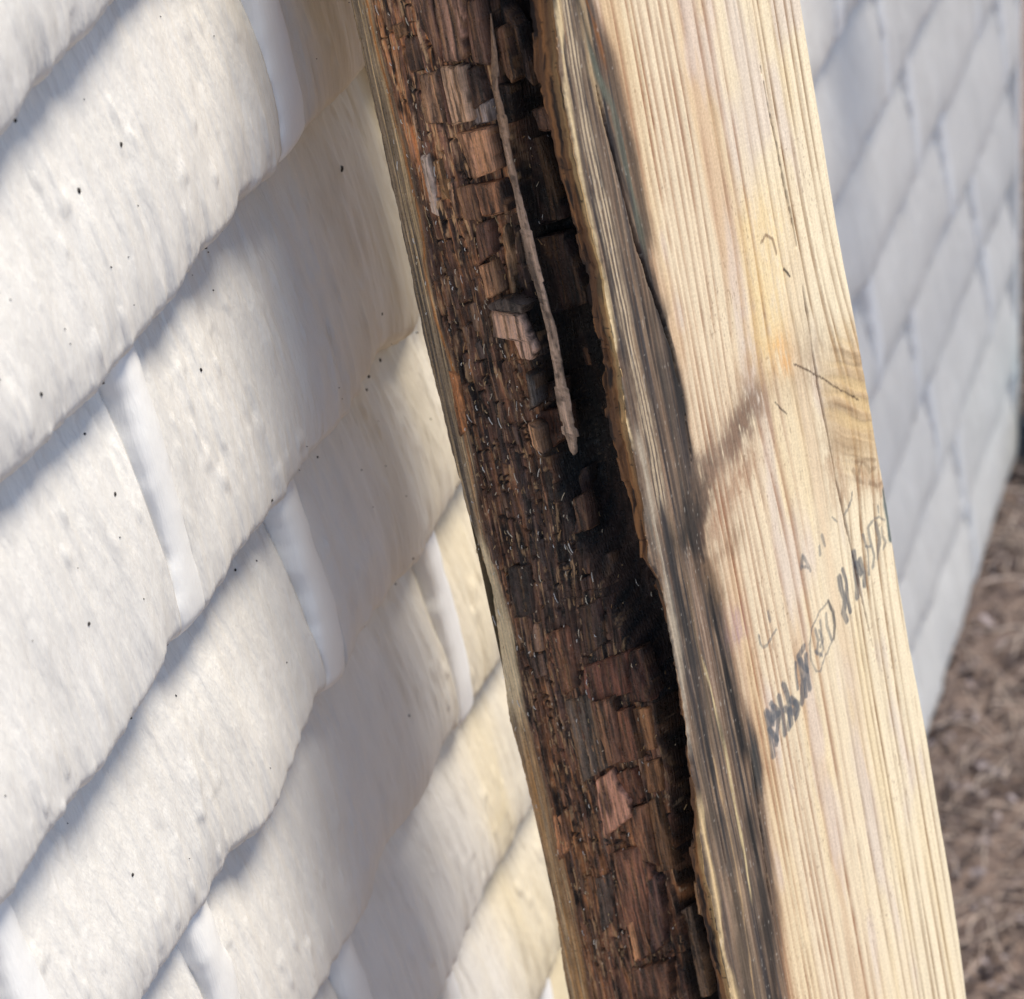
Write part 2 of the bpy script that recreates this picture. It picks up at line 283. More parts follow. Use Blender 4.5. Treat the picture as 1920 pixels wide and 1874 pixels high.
def mesh_obj(name, verts, faces, parent=None, mat=None, col=None, smooth=True, loc=None, loops=None):
    verts = np.asarray(verts, np.float32).reshape(-1, 3)
    if loc is not None:
        verts = verts - np.asarray(loc, np.float32)
    me = bpy.data.meshes.new(name)
    faces = np.asarray(faces, np.int32)
    n, k = faces.shape
    me.vertices.add(len(verts))
    me.vertices.foreach_set('co', verts.ravel())
    me.loops.add(n * k)
    me.loops.foreach_set('vertex_index', faces.ravel())
    me.polygons.add(n)
    me.polygons.foreach_set('loop_start', np.arange(0, n * k, k, dtype=np.int32))
    me.polygons.foreach_set('loop_total', np.full(n, k, np.int32))
    me.polygons.foreach_set('use_smooth', np.full(n, smooth))
    me.update(calc_edges=True)
    if col is not None:
        col = np.asarray(col, np.float32).reshape(-1, 3)
        a = me.color_attributes.new('Col', 'FLOAT_COLOR', 'POINT')
        a.data.foreach_set('color', np.c_[col, np.ones(len(col))].astype(np.float32).ravel())
    if mat:
        me.materials.append(mat)
    o = bpy.data.objects.new(name, me)
    C.objects.link(o)
    if parent is not None:
        o.parent = parent
    if loc is not None:
        o.location = loc
    return o


def gfaces(ni, nj, flip=False, off=0):
    i, j = np.meshgrid(np.arange(ni - 1), np.arange(nj - 1), indexing='ij')
    a = (i * nj + j).ravel() + off
    f = np.stack([a, a + 1, a + nj + 1, a + nj], 1)
    return f[:, ::-1] if flip else f


def empty(name, loc, label, cat, group=None):
    o = bpy.data.objects.new(name, None)
    C.objects.link(o)
    o.location = loc
    o.empty_display_size = .1
    o['label'] = label
    o['category'] = cat
    if group:
        o['group'] = group
    return o


def mat(name, rough=.6, spec=.4):
    m = bpy.data.materials.new(name)
    m.use_nodes = True
    b = m.node_tree.nodes['Principled BSDF']
    b.inputs['Roughness'].default_value = rough
    b.inputs['Specular IOR Level'].default_value = spec
    return m, m.node_tree, b


def N(t, typ, **kw):
    n = t.nodes.new(typ)
    for k, v in kw.items():
        setattr(n, k, v)
    return n


def noise(t, scale, vec, detail=4, rough=.6):
    n = N(t, 'ShaderNodeTexNoise')
    n.inputs['Scale'].default_value = scale
    n.inputs['Detail'].default_value = detail
    n.inputs['Roughness'].default_value = rough
    t.links.new(vec, n.inputs['Vector'])
    return n


def mapping(t, src, scale):
    m = N(t, 'ShaderNodeMapping')
    m.inputs['Scale'].default_value = scale
    t.links.new(src, m.inputs['Vector'])
    return m.outputs[0]


def ramp(t, src, stops):
    r = N(t, 'ShaderNodeValToRGB')
    e = r.color_ramp.elements
    while len(e) < len(stops):
        e.new(.5)
    for q, (p, c) in zip(e, stops):
        q.position = p
        q.color = (*c, 1) if len(c) == 3 else c
    t.links.new(src, r.inputs[0])
    return r.outputs[0]


def mul(t, a, b, fac=1.0, mode='MULTIPLY'):
    m = N(t, 'ShaderNodeMix', data_type='RGBA', blend_type=mode)
    m.inputs[0].default_value = fac
    t.links.new(a, m.inputs[6])
    t.links.new(b, m.inputs[7])
    return m.outputs[2]


def bump(t, h, b, strength, dist):
    n = N(t, 'ShaderNodeBump')
    n.inputs['Strength'].default_value = strength
    n.inputs['Distance'].default_value = dist
    t.links.new(h, n.inputs['Height'])
    t.links.new(n.outputs[0], b.inputs['Normal'])


# ------------------------------------------------------------------ materials
def wood_mat(name, lo, hi, rough, spec, fscale, bs, bd):
    m, t, b = mat(name, rough, spec)
    a = N(t, 'ShaderNodeAttribute', attribute_name='Col')
    tc = N(t, 'ShaderNodeTexCoord').outputs['Object']
    v = mapping(t, tc, (fscale, fscale, fscale * .045))
    n = noise(t, 1.0, v, 5, .65)
    c = mul(t, a.outputs['Color'], ramp(t, n.outputs['Fac'], [(.28, (lo,) * 3), (.72, (hi,) * 3)]))
    n2 = noise(t, 900, tc, 3, .7)
    c = mul(t, c, ramp(t, n2.outputs['Fac'], [(.3, (.86, .84, .82)), (.7, (1.1, 1.1, 1.1))]))
    t.links.new(c, b.inputs['Base Color'])
    bump(t, n.outputs['Fac'], b, bs, bd)
    return m, t, b


M_board, _, _ = wood_mat('sawn_board_wood', .9, 1.08, .62, .3, 1500, .35, .0004)
M_rot, tr, br = wood_mat('brown_rot_wood', .55, 1.5, .5, .5, 1300, .9, .0011)
rr = noise(tr, 420, N(tr, 'ShaderNodeTexCoord').outputs['Object'], 3)
tr.links.new(ramp(tr, rr.outputs['Fac'], [(.42, (.25,) * 3), (.6, (.75,) * 3)]), br.inputs['Roughness'])


def paint_mat(name, base, tint, stain, bs_=.6):
    m, t, b = mat(name, .5, .35)
    tc = N(t, 'ShaderNodeNewGeometry').outputs['Position']
    n = noise(t, 1.0, mapping(t, tc, (40, 40, 14)), 4)
    c = ramp(t, n.outputs['Fac'], [(.3, base), (.7, tint)])
    if stain:
        a = N(t, 'ShaderNodeAttribute', attribute_name='Col')
        c = mul(t, c, a.outputs['Color'])
    t.links.new(c, b.inputs['Base Color'])
    n2 = noise(t, 1.0, mapping(t, tc, (300, 300, 22)), 4, .6)
    n3 = noise(t, 1.0, mapping(t, tc, (700, 700, 110)), 2, .5)
    ad = N(t, 'ShaderNodeMath', operation='ADD')
    t.links.new(n2.outputs['Fac'], ad.inputs[0])
    t.links.new(n3.outputs['Fac'], ad.inputs[1])
    bump(t, ad.outputs[0], b, bs_, .0009)
    return m


M_paint = paint_mat('white_wall_paint', (.665, .645, .61), (.745, .725, .69), True)
M_bead = paint_mat('pale_white_paint', (.79, .785, .77), (.83, .825, .81), False, .28)  # paler than the shingle paint, so the joint strips stand out


def plain(name, c1, c2, scale, rough=.8, spec=.3):
    m, t, b = mat(name, rough, spec)
    n = noise(t, scale, N(t, 'ShaderNodeTexCoord').outputs['Object'], 5)
    t.links.new(ramp(t, n.outputs['Fac'], [(.3, c1), (.7, c2)]), b.inputs['Base Color'])
    return m


def attr_mat(name, rough=.8, spec=.2):
    m, t, b = mat(name, rough, spec)
    a = N(t, 'ShaderNodeAttribute', attribute_name='Col')
    n = noise(t, 160, N(t, 'ShaderNodeTexCoord').outputs['Object'], 3)
    t.links.new(mul(t, a.outputs['Color'], ramp(t, n.outputs['Fac'], [(.3, (.75,) * 3), (.7, (1.2,) * 3)])), b.inputs['Base Color'])
    return m


M_litter = attr_mat('dry_litter')
M_speck = plain('dark_dirt', (.012, .011, .012), (.03, .026, .024), 200, .6)
M_ground = plain('dry_soil', tuple(lin((104, 90, 84))), tuple(lin((132, 116, 108))), 60)
M_teal = plain('teal_plastic', tuple(lin((20, 105, 110))), tuple(lin((30, 125, 128))), 20, .4, .5)
M_dark = plain('wall_sheathing', (.05, .045, .04), (.08, .07, .06), 30)

# ------------------------------------------------------------------ ground
EXP = .437 * .26497473        # exposure of a course of shingles
Z0 = 1.65 - .437 * .58042409  # height of lip number 0


def ground_h(x, y):
    return .010 * fbm(x * 6, y * 6, 5, 3) + .008 * vn(x * 30, y * 30, 9) + .005 * vn(x * 90, y * 90, 4)


xs = np.r_[np.linspace(-60, 1, 24), np.linspace(1.02, 3.6, 260), np.linspace(3.65, 60, 24)]
ys = np.r_[np.linspace(-60, -1.2, 20), np.linspace(-1.18, .9, 210), np.linspace(.95, 60, 20)]
X, Y = np.meshgrid(xs, ys, indexing='ij')
G = np.stack([X, Y, ground_h(X, Y) - .006], -1)
g = mesh_obj('ground', G, gfaces(len(xs), len(ys)), None, M_ground)
g['kind'] = 'structure'


def scatter(name, n, xr, yr, maker, pal, label):
    V, Fc, Co = [], [], []
    off = 0
    for k in range(n):
        x = rng.uniform(*xr)
        y = rng.uniform(*yr)
        v, f = maker()
        a = rng.uniform(0, 2 * math.pi)
        ca, sa = math.cos(a), math.sin(a)
        v = np.stack([v[:, 0] * ca - v[:, 1] * sa + x, v[:, 0] * sa + v[:, 1] * ca + y,
                      v[:, 2] + float(ground_h(np.array(x), np.array(y))) + .001], 1)
        V.append(v)
        Fc.append(f + off)
        off += len(v)
        c = lin(pal[rng.integers(len(pal))]) * rng.uniform(.75, 1.25)
        Co.append(np.tile(c, (len(v), 1)))
    o = mesh_obj(name, np.concatenate(V), np.concatenate(Fc), None, M_litter, np.concatenate(Co), False)
    o['kind'] = 'stuff'
    o['label'] = label
    o['category'] = 'ground litter'
    return o


BOXF = np.array([[0, 1, 3, 2], [4, 6, 7, 5], [0, 4, 5, 1], [2, 3, 7, 6], [0, 2, 6, 4], [1, 5, 7, 3]])
BOXV = np.array([[x, y, z] for x in (-1, 1) for y in (-1, 1) for z in (-1, 1)], float)


def chip():
    l = rng.uniform(.0015, .006)
    v = BOXV * [l, l * rng.uniform(.35, .8), l * rng.uniform(.12, .35)] * (1 + rng.uniform(-.3, .3, (8, 3)))
    t = rng.uniform(-.5, .5)
    v = np.stack([v[:, 0], v[:, 1], v[:, 2] + v[:, 0] * t + .003], 1)
    return v, BOXF


def pebble():
    r = rng.uniform(.0015, .005)
    u = np.linspace(0, 2 * math.pi, 7)[:-1]
    rings = [np.stack([np.cos(u) * r * a, np.sin(u) * r * a * .8, np.full(6, z * r)], 1) for a, z in ((.55, -.3), (1, .15), (.9, .45), (.4, .75))]
    v = np.concatenate(rings) * (1 + rng.uniform(-.15, .15, (24, 1)))
    f = [[i * 6 + j, i * 6 + (j + 1) % 6, i * 6 + 6 + (j + 1) % 6, i * 6 + 6 + j] for i in range(3) for j in range(6)]
    f += [[18, 19, 20, 21], [18, 21, 22, 23]]
    return v, np.array(f)


def straw():
    n = 5
    L = rng.uniform(.02, .08)
    t = np.linspace(-.5, .5, n)
    b = rng.uniform(-.25, .25)
    cx, cy, cz = t * L, b * L * (t * t - .25) * 4, .004 + rng.uniform(-.1, .12) * L * t + rng.uniform(0, .01)
    w_ = rng.uniform(.0006, .0014)
    v = []
    for i in range(n):
        for dy, dz in ((-w_, 0), (0, w_), (w_, 0)):
            v.append((cx[i], cy[i] + dy, cz[i] + dz))
    f = []
    for i in range(n - 1):
        for k in range(3):
            f.append([i * 3 + k, i * 3 + (k + 1) % 3, i * 3 + 3 + (k + 1) % 3, i * 3 + 3 + k])
    return np.array(v), np.array(f)


GX, GY = (1.4, 3.2), (-.55, .35)
scatter('bark_litter', 6500, GX, GY, chip, [(108, 97, 94), (86, 76, 74), (132, 120, 118), (150, 139, 138), (70, 62, 60), (160, 150, 152)], 'brown shredded bark litter covering the ground below the white wall')
scatter('gravel', 900, GX, GY, pebble, [(132, 122, 120), (150, 140, 140), (112, 102, 100), (70, 62, 60), (168, 160, 160)], 'small grey pebbles mixed through the brown bark litter')
scatter('dry_grass_litter', 6500, GX, GY, straw, [(150, 134, 124), (128, 114, 106), (172, 158, 148), (106, 93, 88)], 'thin dry grass strands lying over the bark litter')

# ------------------------------------------------------------------ shingled wall
wall = empty('shingle_wall', (1.2, 0, 0), 'white painted wall of thick wavy grained shingles behind the leaning post', 'wall')
WX = 2.475
LIPS = {1: LIP1, 2: LIP2, 3: LIP3, 4: LIP4, 5: LIP5, 6: LIP6}
PITCH = .2705
FIXJ = {2: [.61, .88], 3: [.465, .735, 1.005], 4: [.587, .84], 5: [.437, .707, .97, 1.235, 1.50, 1.765], 6: [.55, .82, 1.09, 1.36, 1.63, 1.90], 7: [.65, .92, 1.19, 1.46, 1.73, 2.0],
        8: [.50, .77, 1.04, 1.31, 1.58, 1.85, 2.14, 2.405], 9: [2.003], 10: [.72, .99, 1.26, 1.53, 1.80, 2.07, 2.33], 11: [2.19]}


def joints(k):
    base = FIXJ.get(k, [.5 + .27 * ((k * .37) % 1)])
    r = np.random.default_rng(1000 + k)
    js = sorted(base)
    while js[0] > -.05:
        js.insert(0, js[0] - PITCH + r.uniform(-.006, .006))
    while js[-1] < WX - PITCH * .6:
        js.append(js[-1] + PITCH + r.uniform(-.006, .006))
    js = [j + .002 for j in js]
    return [j for j in js if j < WX - .04] + [WX]


def lip_z(k, x):
    """height of the wavy lower lip of course k"""
    x = np.asarray(x, float)
    rnd = .10 * fbm(x * 13 + k * 17.3, x * 0 + k * 3.1, 21, 2)
    d = rnd
    if k in LIPS:
        px = [p[0] for p in LIPS[k]]
        pv = [p[1] for p in LIPS[k]]
        tr_ = np.interp(x, px, pv)
        wgt = sm(px[0] - .06, px[0], x) * (1 - sm(px[-1], px[-1] + .06, x))
        d = rnd * (1 - wgt) + (tr_ + .05 * rnd) * wgt
    return Z0 - EXP * (k + d)


LT = .025
KW0, KW1 = .009, .0115       # the smooth joint strip reaches this far either side of a joint


def surf_y(k, i, u, z, zl, q):
    y = LT * (1 - q) ** 1.8 + .0035 * (step_wall(k, i) - .9)
    rel = .0022 * fbm(u * 50, z * 9, 61 + k, 3) + .0015 * fbm(u * 210, z * 28, 67, 3) + .0042 * vn(u * 17, z * 13, 71 + k)
    rel += .0010 * np.clip(vn(u * 260, z * 80, 77) - .2, 0, 1) * 4 * sm(.05, .4, vn(u * 25, z * 20, 73) + .25)
    y = y - rel
    ed = z - zl
    y = y + .0075 * np.clip(1 - ed / .010, 0, 1) ** 2.2 + .0058 * np.clip(1 - ed / .034, 0, 1) ** 2 * (.55 + 1.2 * vn(u * 9 + k * 5, z * 0 + .3, 79))
    return y


def stain_bounce_col(x, z):
    """yellowing near the leaning post, part stain and part bounced light painted in"""
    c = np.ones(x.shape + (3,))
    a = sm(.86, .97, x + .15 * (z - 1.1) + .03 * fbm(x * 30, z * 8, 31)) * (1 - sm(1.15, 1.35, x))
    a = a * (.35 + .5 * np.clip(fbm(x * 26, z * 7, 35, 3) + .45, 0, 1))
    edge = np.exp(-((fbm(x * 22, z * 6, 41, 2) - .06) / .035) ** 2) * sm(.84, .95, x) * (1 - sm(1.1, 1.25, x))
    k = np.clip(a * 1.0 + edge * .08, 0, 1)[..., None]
    c = c * (1 - k) + c * np.array([.90, .76, .46]) * k  # yellow multiply: staining plus the post's bounced light
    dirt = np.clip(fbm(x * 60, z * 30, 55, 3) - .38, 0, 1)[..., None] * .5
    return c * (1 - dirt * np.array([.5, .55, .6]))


def step_wall(k, i):
    return np.random.default_rng(9000 + k * 91 + i).uniform(.7, 1.15)


n_sh = 0
shingle_label = {}
for k in range(-3, 14):
    js = joints(k)
    for i in range(len(js) - 1):
        x0, x1 = js[i], js[i + 1]
        ztop_probe = Z0 - EXP * (k - 1)
        if ztop_probe < -.02:
            continue
        near = (x0 < 1.1 and -1 <= k <= 7)
        vis = (x1 > 1.4 and 3 <= k <= 13)
        du = .0011 if near else (.0032 if vis else .008)
        dz = .0016 if near else (.0032 if vis else .008)
        nu = max(4, int((x1 - x0) / du))
        nv = max(6, int(EXP * 1.12 / dz))
        u = np.linspace(x0 + (KW1 if i > 0 else 0), x1 - (KW0 + .0012 if i < len(js) - 2 else 0), nu)
        zl = lip_z(k, u)
        zt = lip_z(k - 1, u) + .016
        q = np.linspace(0, 1, nv)[:, None]
        zz = zt * (1 - q) + zl * q
        uu = np.broadcast_to(u, zz.shape)
        fr = (uu - x0) / (x1 - x0)
        y = surf_y(k, i, uu, zz, zl, q)
        P = np.stack([uu, y, zz], -1)
        P = np.concatenate([P[:, :1] + np.array([0, .016, 0]), P, P[:, -1:] + np.array([0, .016, 0])], 1)
        nu += 2
        # nose rows turning under
        rows = [P]
        for a_, dz_, dy_ in ((1, -.0016, .0012), (2, -.0024, .004), (3, -.002, .009), (4, -.0005, .015), (5, .002, .027)):
            rows.append((P[-1] + np.stack([np.zeros(nu), np.full(nu, dy_), np.full(nu, dz_)], -1))[None])
        P = np.concatenate(rows, 0)
        if P[..., 2].max() < 0:
            continue
        P[..., 2] = np.maximum(P[..., 2], -.03)
        loc = (x0 - 1.2, 0, float(zl.mean()))
        o = mesh_obj('shingle', P, gfaces(P.shape[0], nu), wall, M_paint, stain_bounce_col(P[..., 0], P[..., 2]), True)
        me = o.data
        co = np.empty(len(me.vertices) * 3, np.float32)
        me.vertices.foreach_get('co', co)
        co = co.reshape(-1, 3) - np.array([x0, 0, zl.mean()], np.float32)
        me.vertices.foreach_set('co', co.ravel())
        o.location = loc
        n_sh += 1
        # the smooth painted strip that fills the joint on the shingle's left (sub-part)
        if i > 0:
            nb = 70 if (near or vis) else 16
            qq = np.linspace(.06, 1, nb)
            sec = []
            # (position across the strip, share of the shingle's own recess, extra depth)
            prof_s = ((-.05, 1, .005), (.0, .97, .001), (.05, .62, .0002), (.12, .45, -.0002), (.35, .38, -.0006), (.6, .40, -.0006), (.82, .46, -.0003), (.95, .6, .0), (1.06, .92, .0005), (1.35, 1, .004))
            zc0 = lip_z(k - 1, np.array(x0)) + .016
            for a_, (fx, fs, fy) in enumerate(prof_s):
                wob = .0042 * fbm(qq * 4.5, qq * 0 + k * 3 + i + (0 if a_ < 5 else 9.5), 83, 3)
                xx = x0 - KW0 + (KW0 + KW1) * fx + wob
                zb = lip_z(k, xx)
                ze = (lip_z(k - 1, xx) + .016) * (1 - qq) + zb * qq
                yy = fs * LT * (1 - qq) ** 1.8 + (1 - fs) * (.004 * (1 - qq) ** 1.5 - .001) + fy + .0035 * (step_wall(k, i) - .9) + .0009 * fbm(qq * 5, qq * 0 + a_ * .35 + k, 87, 2)
                yy = yy - .0042 * vn(xx * 17, ze * 13, 71 + k) + .0065 * np.clip(1 - (ze - zb) / .010, 0, 1) ** 2.2 + .0058 * np.clip(1 - (ze - zb) / .034, 0, 1) ** 2 * (.55 + 1.2 * vn(xx * 9 + k * 5, ze * 0 + .3, 79))
                sec.append(np.stack([xx, yy, ze], -1))
            sec = [np.concatenate([s_, s_[-1:] + np.array([[0, .004, -.0016]]), s_[-1:] + np.array([[0, .014, -.001]])]) for s_ in sec]
            nb += 2
            PB = np.stack(sec, 1)
            ob = mesh_obj('joint_strip', PB - np.array([x0, 0, zl.mean()]), gfaces(nb, len(sec), True), o, M_bead)

# solid sheathing behind the shingles and the corner return
bv = []


def box(x0, x1, y0, y1, z0, z1):
    return np.array([[x, y, z] for x in (x0, x1) for y in (y0, y1) for z in (z0, z1)], float)


o = mesh_obj('sheathing', box(-.4, WX - .004, .036, .16, -.05, 1.75) - np.array([1.2, 0, 0]), BOXF, wall, M_dark, None, False)
o = mesh_obj('corner_board', box(WX - .001, WX + .022, .004, .162, -.05, 1.75) - np.array([1.2, 0, 0]), BOXF, wall, M_bead, None, False)

# slatted canopy added out of view to shade the wall's far end
canopy = empty('added_shade_canopy', (2.42, 0, 1.42), 'white slatted canopy added out of view to shade the far end of the wall', 'canopy')
for i in range(8):
    yy0 = -.60 + i * .075
    v = box(-.62, .78, yy0, yy0 + .038, 0, .018)
    v[:, 2] += .07 + .25 * (v[:, 1] + .6)
    mesh_obj('shade_slat', v, BOXF, canopy, M_bead, None, False)
for xb in (-.55, .70):
    v = box(xb - .02, xb + .02, -.58, -.004, .0, .04)
    v[:, 2] += .03 + .25 * (v[:, 1] + .6)
    mesh_obj('shade_rafter', v, BOXF, canopy, M_bead, None, False)
    v = box(xb - .018, xb + .018, -.02, .02, 0, .55)
    v = np.stack([v[:, 0], v[:, 1] - .02 - .45 * v[:, 2] / .55, v[:, 2] - .45], 1)
    v[:, 2] += .0
    mesh_obj('shade_brace', v, BOXF, canopy, M_bead, None, False)

# dirt specks stuck to the paint (one part of the wall)
u8 = np.linspace(0, 2 * math.pi, 9)[:-1]


def wall_y(x, z):
    k = 1
    for k in range(-3, 14):
        if float(lip_z(k, np.array(x))) < z:
            break
    js = joints(k)
    i = max([j for j in range(len(js) - 1) if js[j] <= x] or [0])
    zl, zt = float(lip_z(k, np.array(x))), float(lip_z(k - 1, np.array(x))) + .016
    q = (zt - z) / (zt - zl)
    return float(surf_y(k, i, np.array(x), np.array(z), zl, q))


V, Fc = [], []
off = 0
allspk = [(x + (.016 if n == 0 else 0), z - (.022 if n == 0 else 0), .00075 if n else .0018) for n, (x, z) in enumerate(SPECKS) if n % 2 == 0 or n > 36] + [(rng.uniform(.55, 1.05), rng.uniform(.92, 1.27), rng.uniform(.00015, .00045)) for _ in range(90)]
for x, z, r in allspk:
    y = wall_y(x, z) - .0001
    a = rng.uniform(0, 3.14)
    el = rng.uniform(.7, 1.5) if r < .002 else 2.4
    r2 = r * rng.uniform(.7, 1.3)
    ring = []
    for s_, dy in ((1, .0008), (.85, -.0001), (.4, -.0004)):
        cx, cz = np.cos(u8) * r2 * s_, np.sin(u8) * r2 * el * s_
        if r > .002:
            a = .55
        ring.append(np.stack([x + cx * math.cos(a) - cz * math.sin(a), np.full(8, y + dy), z + cx * math.sin(a) + cz * math.cos(a)], 1))
    V.append(np.concatenate(ring))
    f = [[i * 8 + j, i * 8 + (j + 1) % 8, i * 8 + 8 + (j + 1) % 8, i * 8 + 8 + j] for i in range(2) for j in range(8)] + [[16, 17, 18, 19], [16, 19, 20, 23], [20, 21, 22, 23]]
    Fc.append(np.array(f) + off)
    off += 24
o = mesh_obj('dirt_speck', np.concatenate(V) - np.array([1.2, 0, 0]), np.concatenate(Fc), wall, M_speck)
o['kind'] = 'stuff'

# ------------------------------------------------------------------ teal pot by the corner
pot = empty('plant_pot', (2.537, -.088, 0), 'low teal plastic plant pot on the ground by the wall corner', 'pot')
uu = np.linspace(0, 2 * math.pi, 33)[:-1]


def lathe(prof):
    return np.stack([np.stack([np.cos(uu) * r, np.sin(uu) * r, np.full(32, z)], 1) for r, z in prof], 0)


def ring_faces(n):
    return np.array([[i * 32 + j, i * 32 + (j + 1) % 32, (i + 1) * 32 + (j + 1) % 32, (i + 1) * 32 + j] for i in range(n - 1) for j in range(32)])


pr = [(.001, .004), (.068, .004), (.072, .01), (.082, .075), (.078, .075), (.068, .02), (.001, .02)]
mesh_obj('body', lathe(pr), ring_faces(len(pr)), pot, M_teal)
pr = [(.0825, .07), (.086, .07), (.088, .073), (.088, .09), (.086, .092), (.083, .09), (.0825, .07)]
mesh_obj('rim', lathe(pr), ring_faces(len(pr)), pot, M_teal)

# ------------------------------------------------------------------ the post
# local frame in millimetres: t across the sawn face, r across the rotted face, s along the post (down)
R3 = np.array(POST_ROT)
S_TOP, S_BOT = -345.0, POST_O[2] / R3[2, 2] * 1000 + 14
base_w = np.array(POST_O) - R3[:, 2] * (S_BOT - 12) / 1000
post = empty('timber_post', tuple(base_w), 'leaning timber post rotted hollow down one side, sawn face bright with a black stained edge', 'post')
post.matrix_world = Matrix.Translation(base_w) @ Matrix(R3.tolist()).to_4x4()
ZB = (S_BOT - 12)


def L3(t, r, s):
    return np.stack(np.broadcast_arrays(np.asarray(t, float) / 1000, np.asarray(r, float) / 1000, (ZB - np.asarray(s, float)) / 1000), -1)


sv = np.r_[np.linspace(S_TOP, -206, 18)[:-1], np.arange(-206, 240, .5), np.linspace(240, S_BOT, 60)]
ns = len(sv)

# ---- sawn face
fade = sm(-330, -200, sv) * (1 - sm(230, 330, sv))
e_sm = np.convolve(np.pad(at(EDGE_C, sv), 15, mode='edge'), np.ones(31) / 31, 'valid') * fade
e_jit = (at(EDGE_C, sv) + .8 * fbm(sv / 9, sv * 0, 5, 3) + .5 * vn(sv / 2.2, sv * 0, 8)) * fade - e_sm
t_e = e_sm + e_jit
r_sm = (at(EDGE_R, sv) - W2) * fade
t_r = W2 + r_sm + .25 * fbm(sv / 14, sv * 0, 15, 3)
nt_ = 370
tcol = np.linspace(0, 1, nt_) * W2
T = tcol + e_sm[:, None] * np.exp(-tcol / 16) + e_jit[:, None] * np.exp(-tcol / 3.0) + (t_r - W2)[:, None] * np.exp(-(W2 - tcol) / 10)
Sg = np.broadcast_to(sv[:, None], T.shape)
# ring lines: position warped round the knot
kt, ks = KNOT
dk = np.hypot((T - kt - 10) / 1.0, (Sg - ks - 4) / 1.5)
Tw = T + .9 * fbm(T / 40, Sg / 160, 12, 2) + .07 * fbm(T / 6, Sg / 60, 14, 2)
Tw = Tw - 9 * np.exp(-(dk / 34) ** 2) * np.sign(1) + 5.0 * np.exp(-(((T - 66) / 16) ** 2 + ((Sg + 15) / 45) ** 2))
pos = []
x = -30.0
r_ = np.random.default_rng(5)
while x < 190:
    pos.append(x)
    x += r_.uniform(1.2, 2.6) if x < 28 else (r_.uniform(2.4, 5.2) if x < 60 else (r_.uniform(4.0, 8.6) if x < 95 else r_.uniform(2.8, 6.6)))
pos = np.array(pos)
strg = r_.uniform(.45, 1.0, len(pos)) ** .7
wid = r_.uniform(.4, .95, len(pos)) * (.6 + .4 * (pos > 26))
ix = np.clip(np.searchsorted(pos, Tw), 1, len(pos) - 1)
nearr = np.where(np.abs(Tw - pos[ix]) < np.abs(Tw - pos[ix - 1]), ix, ix - 1)
dl = Tw - pos[nearr]
# latewood: sharp on one side, feathered on the other
prof = np.where(dl > 0, np.exp(-(dl / (wid[nearr] * 1.9)) ** 2), np.exp(-(dl / (wid[nearr] * .7)) ** 2))
along = np.clip(.62 + 1.1 * vn(Sg / 70, pos[nearr] * 3.7, 18) + .5 * vn(Sg / 9, pos[nearr] * 1.7, 19), .08, 1.1)
late = prof * strg[nearr] * along
base = np.ones(T.shape + (3,)) * lin((226, 209, 180))


def over(col, c, a):
    a = np.clip(a, 0, 1)[..., None]
    return col * (1 - a) + lin(c) * a


# broad tone: pale sapwood at the right, pinkish in the middle, yellow bands
base = over(base, (236, 222, 192), sm(66, 120, T) * .85)
base = over(base, (198, 164, 130), np.clip(.6 * sm(.02, .4, fbm(T / 14, Sg / 110, 22, 3)) * (1 - sm(70, 130, T)), 0, 1))
base = over(base, (228, 206, 162), np.clip(.4 * sm(.08, .4, fbm(T / 10, Sg / 150, 25, 3)), 0, 1))
base = over(base, (214, 200, 190), np.clip(.6 * sm(.12, .4, fbm(T / 12, Sg / 60, 27, 3)), 0, 1))
base = base * (1 + .09 * fbm(T / 1.3, Sg / 40, 29, 2))[..., None]
lw = sm(100, 60, T)
linec = np.where((pos[nearr] > 88)[..., None], lin((134, 100, 68)), lin((146, 102, 74)))
a_ = np.clip(late * .95, 0, 1)[..., None]
base = base * (1 - a_) + linec * a_
# fine flecks
fl = sm(.33, .42, vn(T / .55, Sg / 1.6, 33)) * sm(.05, .3, vn(T / 20, Sg / 30, 34) + .1)
base = over(base, (120, 88, 66), fl * .45)
# knot wood: olive tan with slanting bands
kn = np.exp(-np.clip((np.hypot((T - kt - 6) / 25, (Sg - ks + 2) / 31)), 0, 9) ** 4)
dd = (Sg - ks) - .62 * (T - kt) * 1.0
kb = fbm(dd / 4.5 + .6 * fbm(T / 12, Sg / 12, 37, 2), T / 40, 36, 3)
kn2 = kn * sm(-1.5, 1.5, T - at([(p[0], p[1]) for p in CRACKS[2][0]], sv)[:, None])
base = over(base, (188, 158, 116), kn2 * .8)
base = over(base, (132, 104, 76), kn2 * sm(.0, .45, kb) * .6)
base = over(base, (216, 190, 140), kn2 * sm(.05, .35, -kb) * .5)
# knot bark ring at its foot
# blobs (capsules)
wx = 2.4 * fbm(T / 7, Sg / 11, 51, 3)
wy = 3.5 * fbm(T / 6, Sg / 10, 57, 3)


def capsule(p, q, X_, Y_):
    p = np.array(p, float)
    q = np.array(q, float)
    v = q - p
    h = np.clip(((X_ - p[0]) * v[0] + (Y_ - p[1]) * v[1]) / (v @ v + 1e-9), 0, 1)
    return np.hypot(X_ - p[0] - h * v[0], (Y_ - p[1] - h * v[1]))


win = (sv > -215) & (sv < 245)
w0, w1_ = np.argmax(win), ns - np.argmax(win[::-1])
sub = slice(w0, w1_)
Ts, Ss = T[sub], Sg[sub]
grainy = .8 + 1.2 * fbm(Ts / 1.0, Ss / 6, 61, 3) + .4 * fbm(Ts / 2.5, Ss / 3, 62, 2)
bs = base[sub]
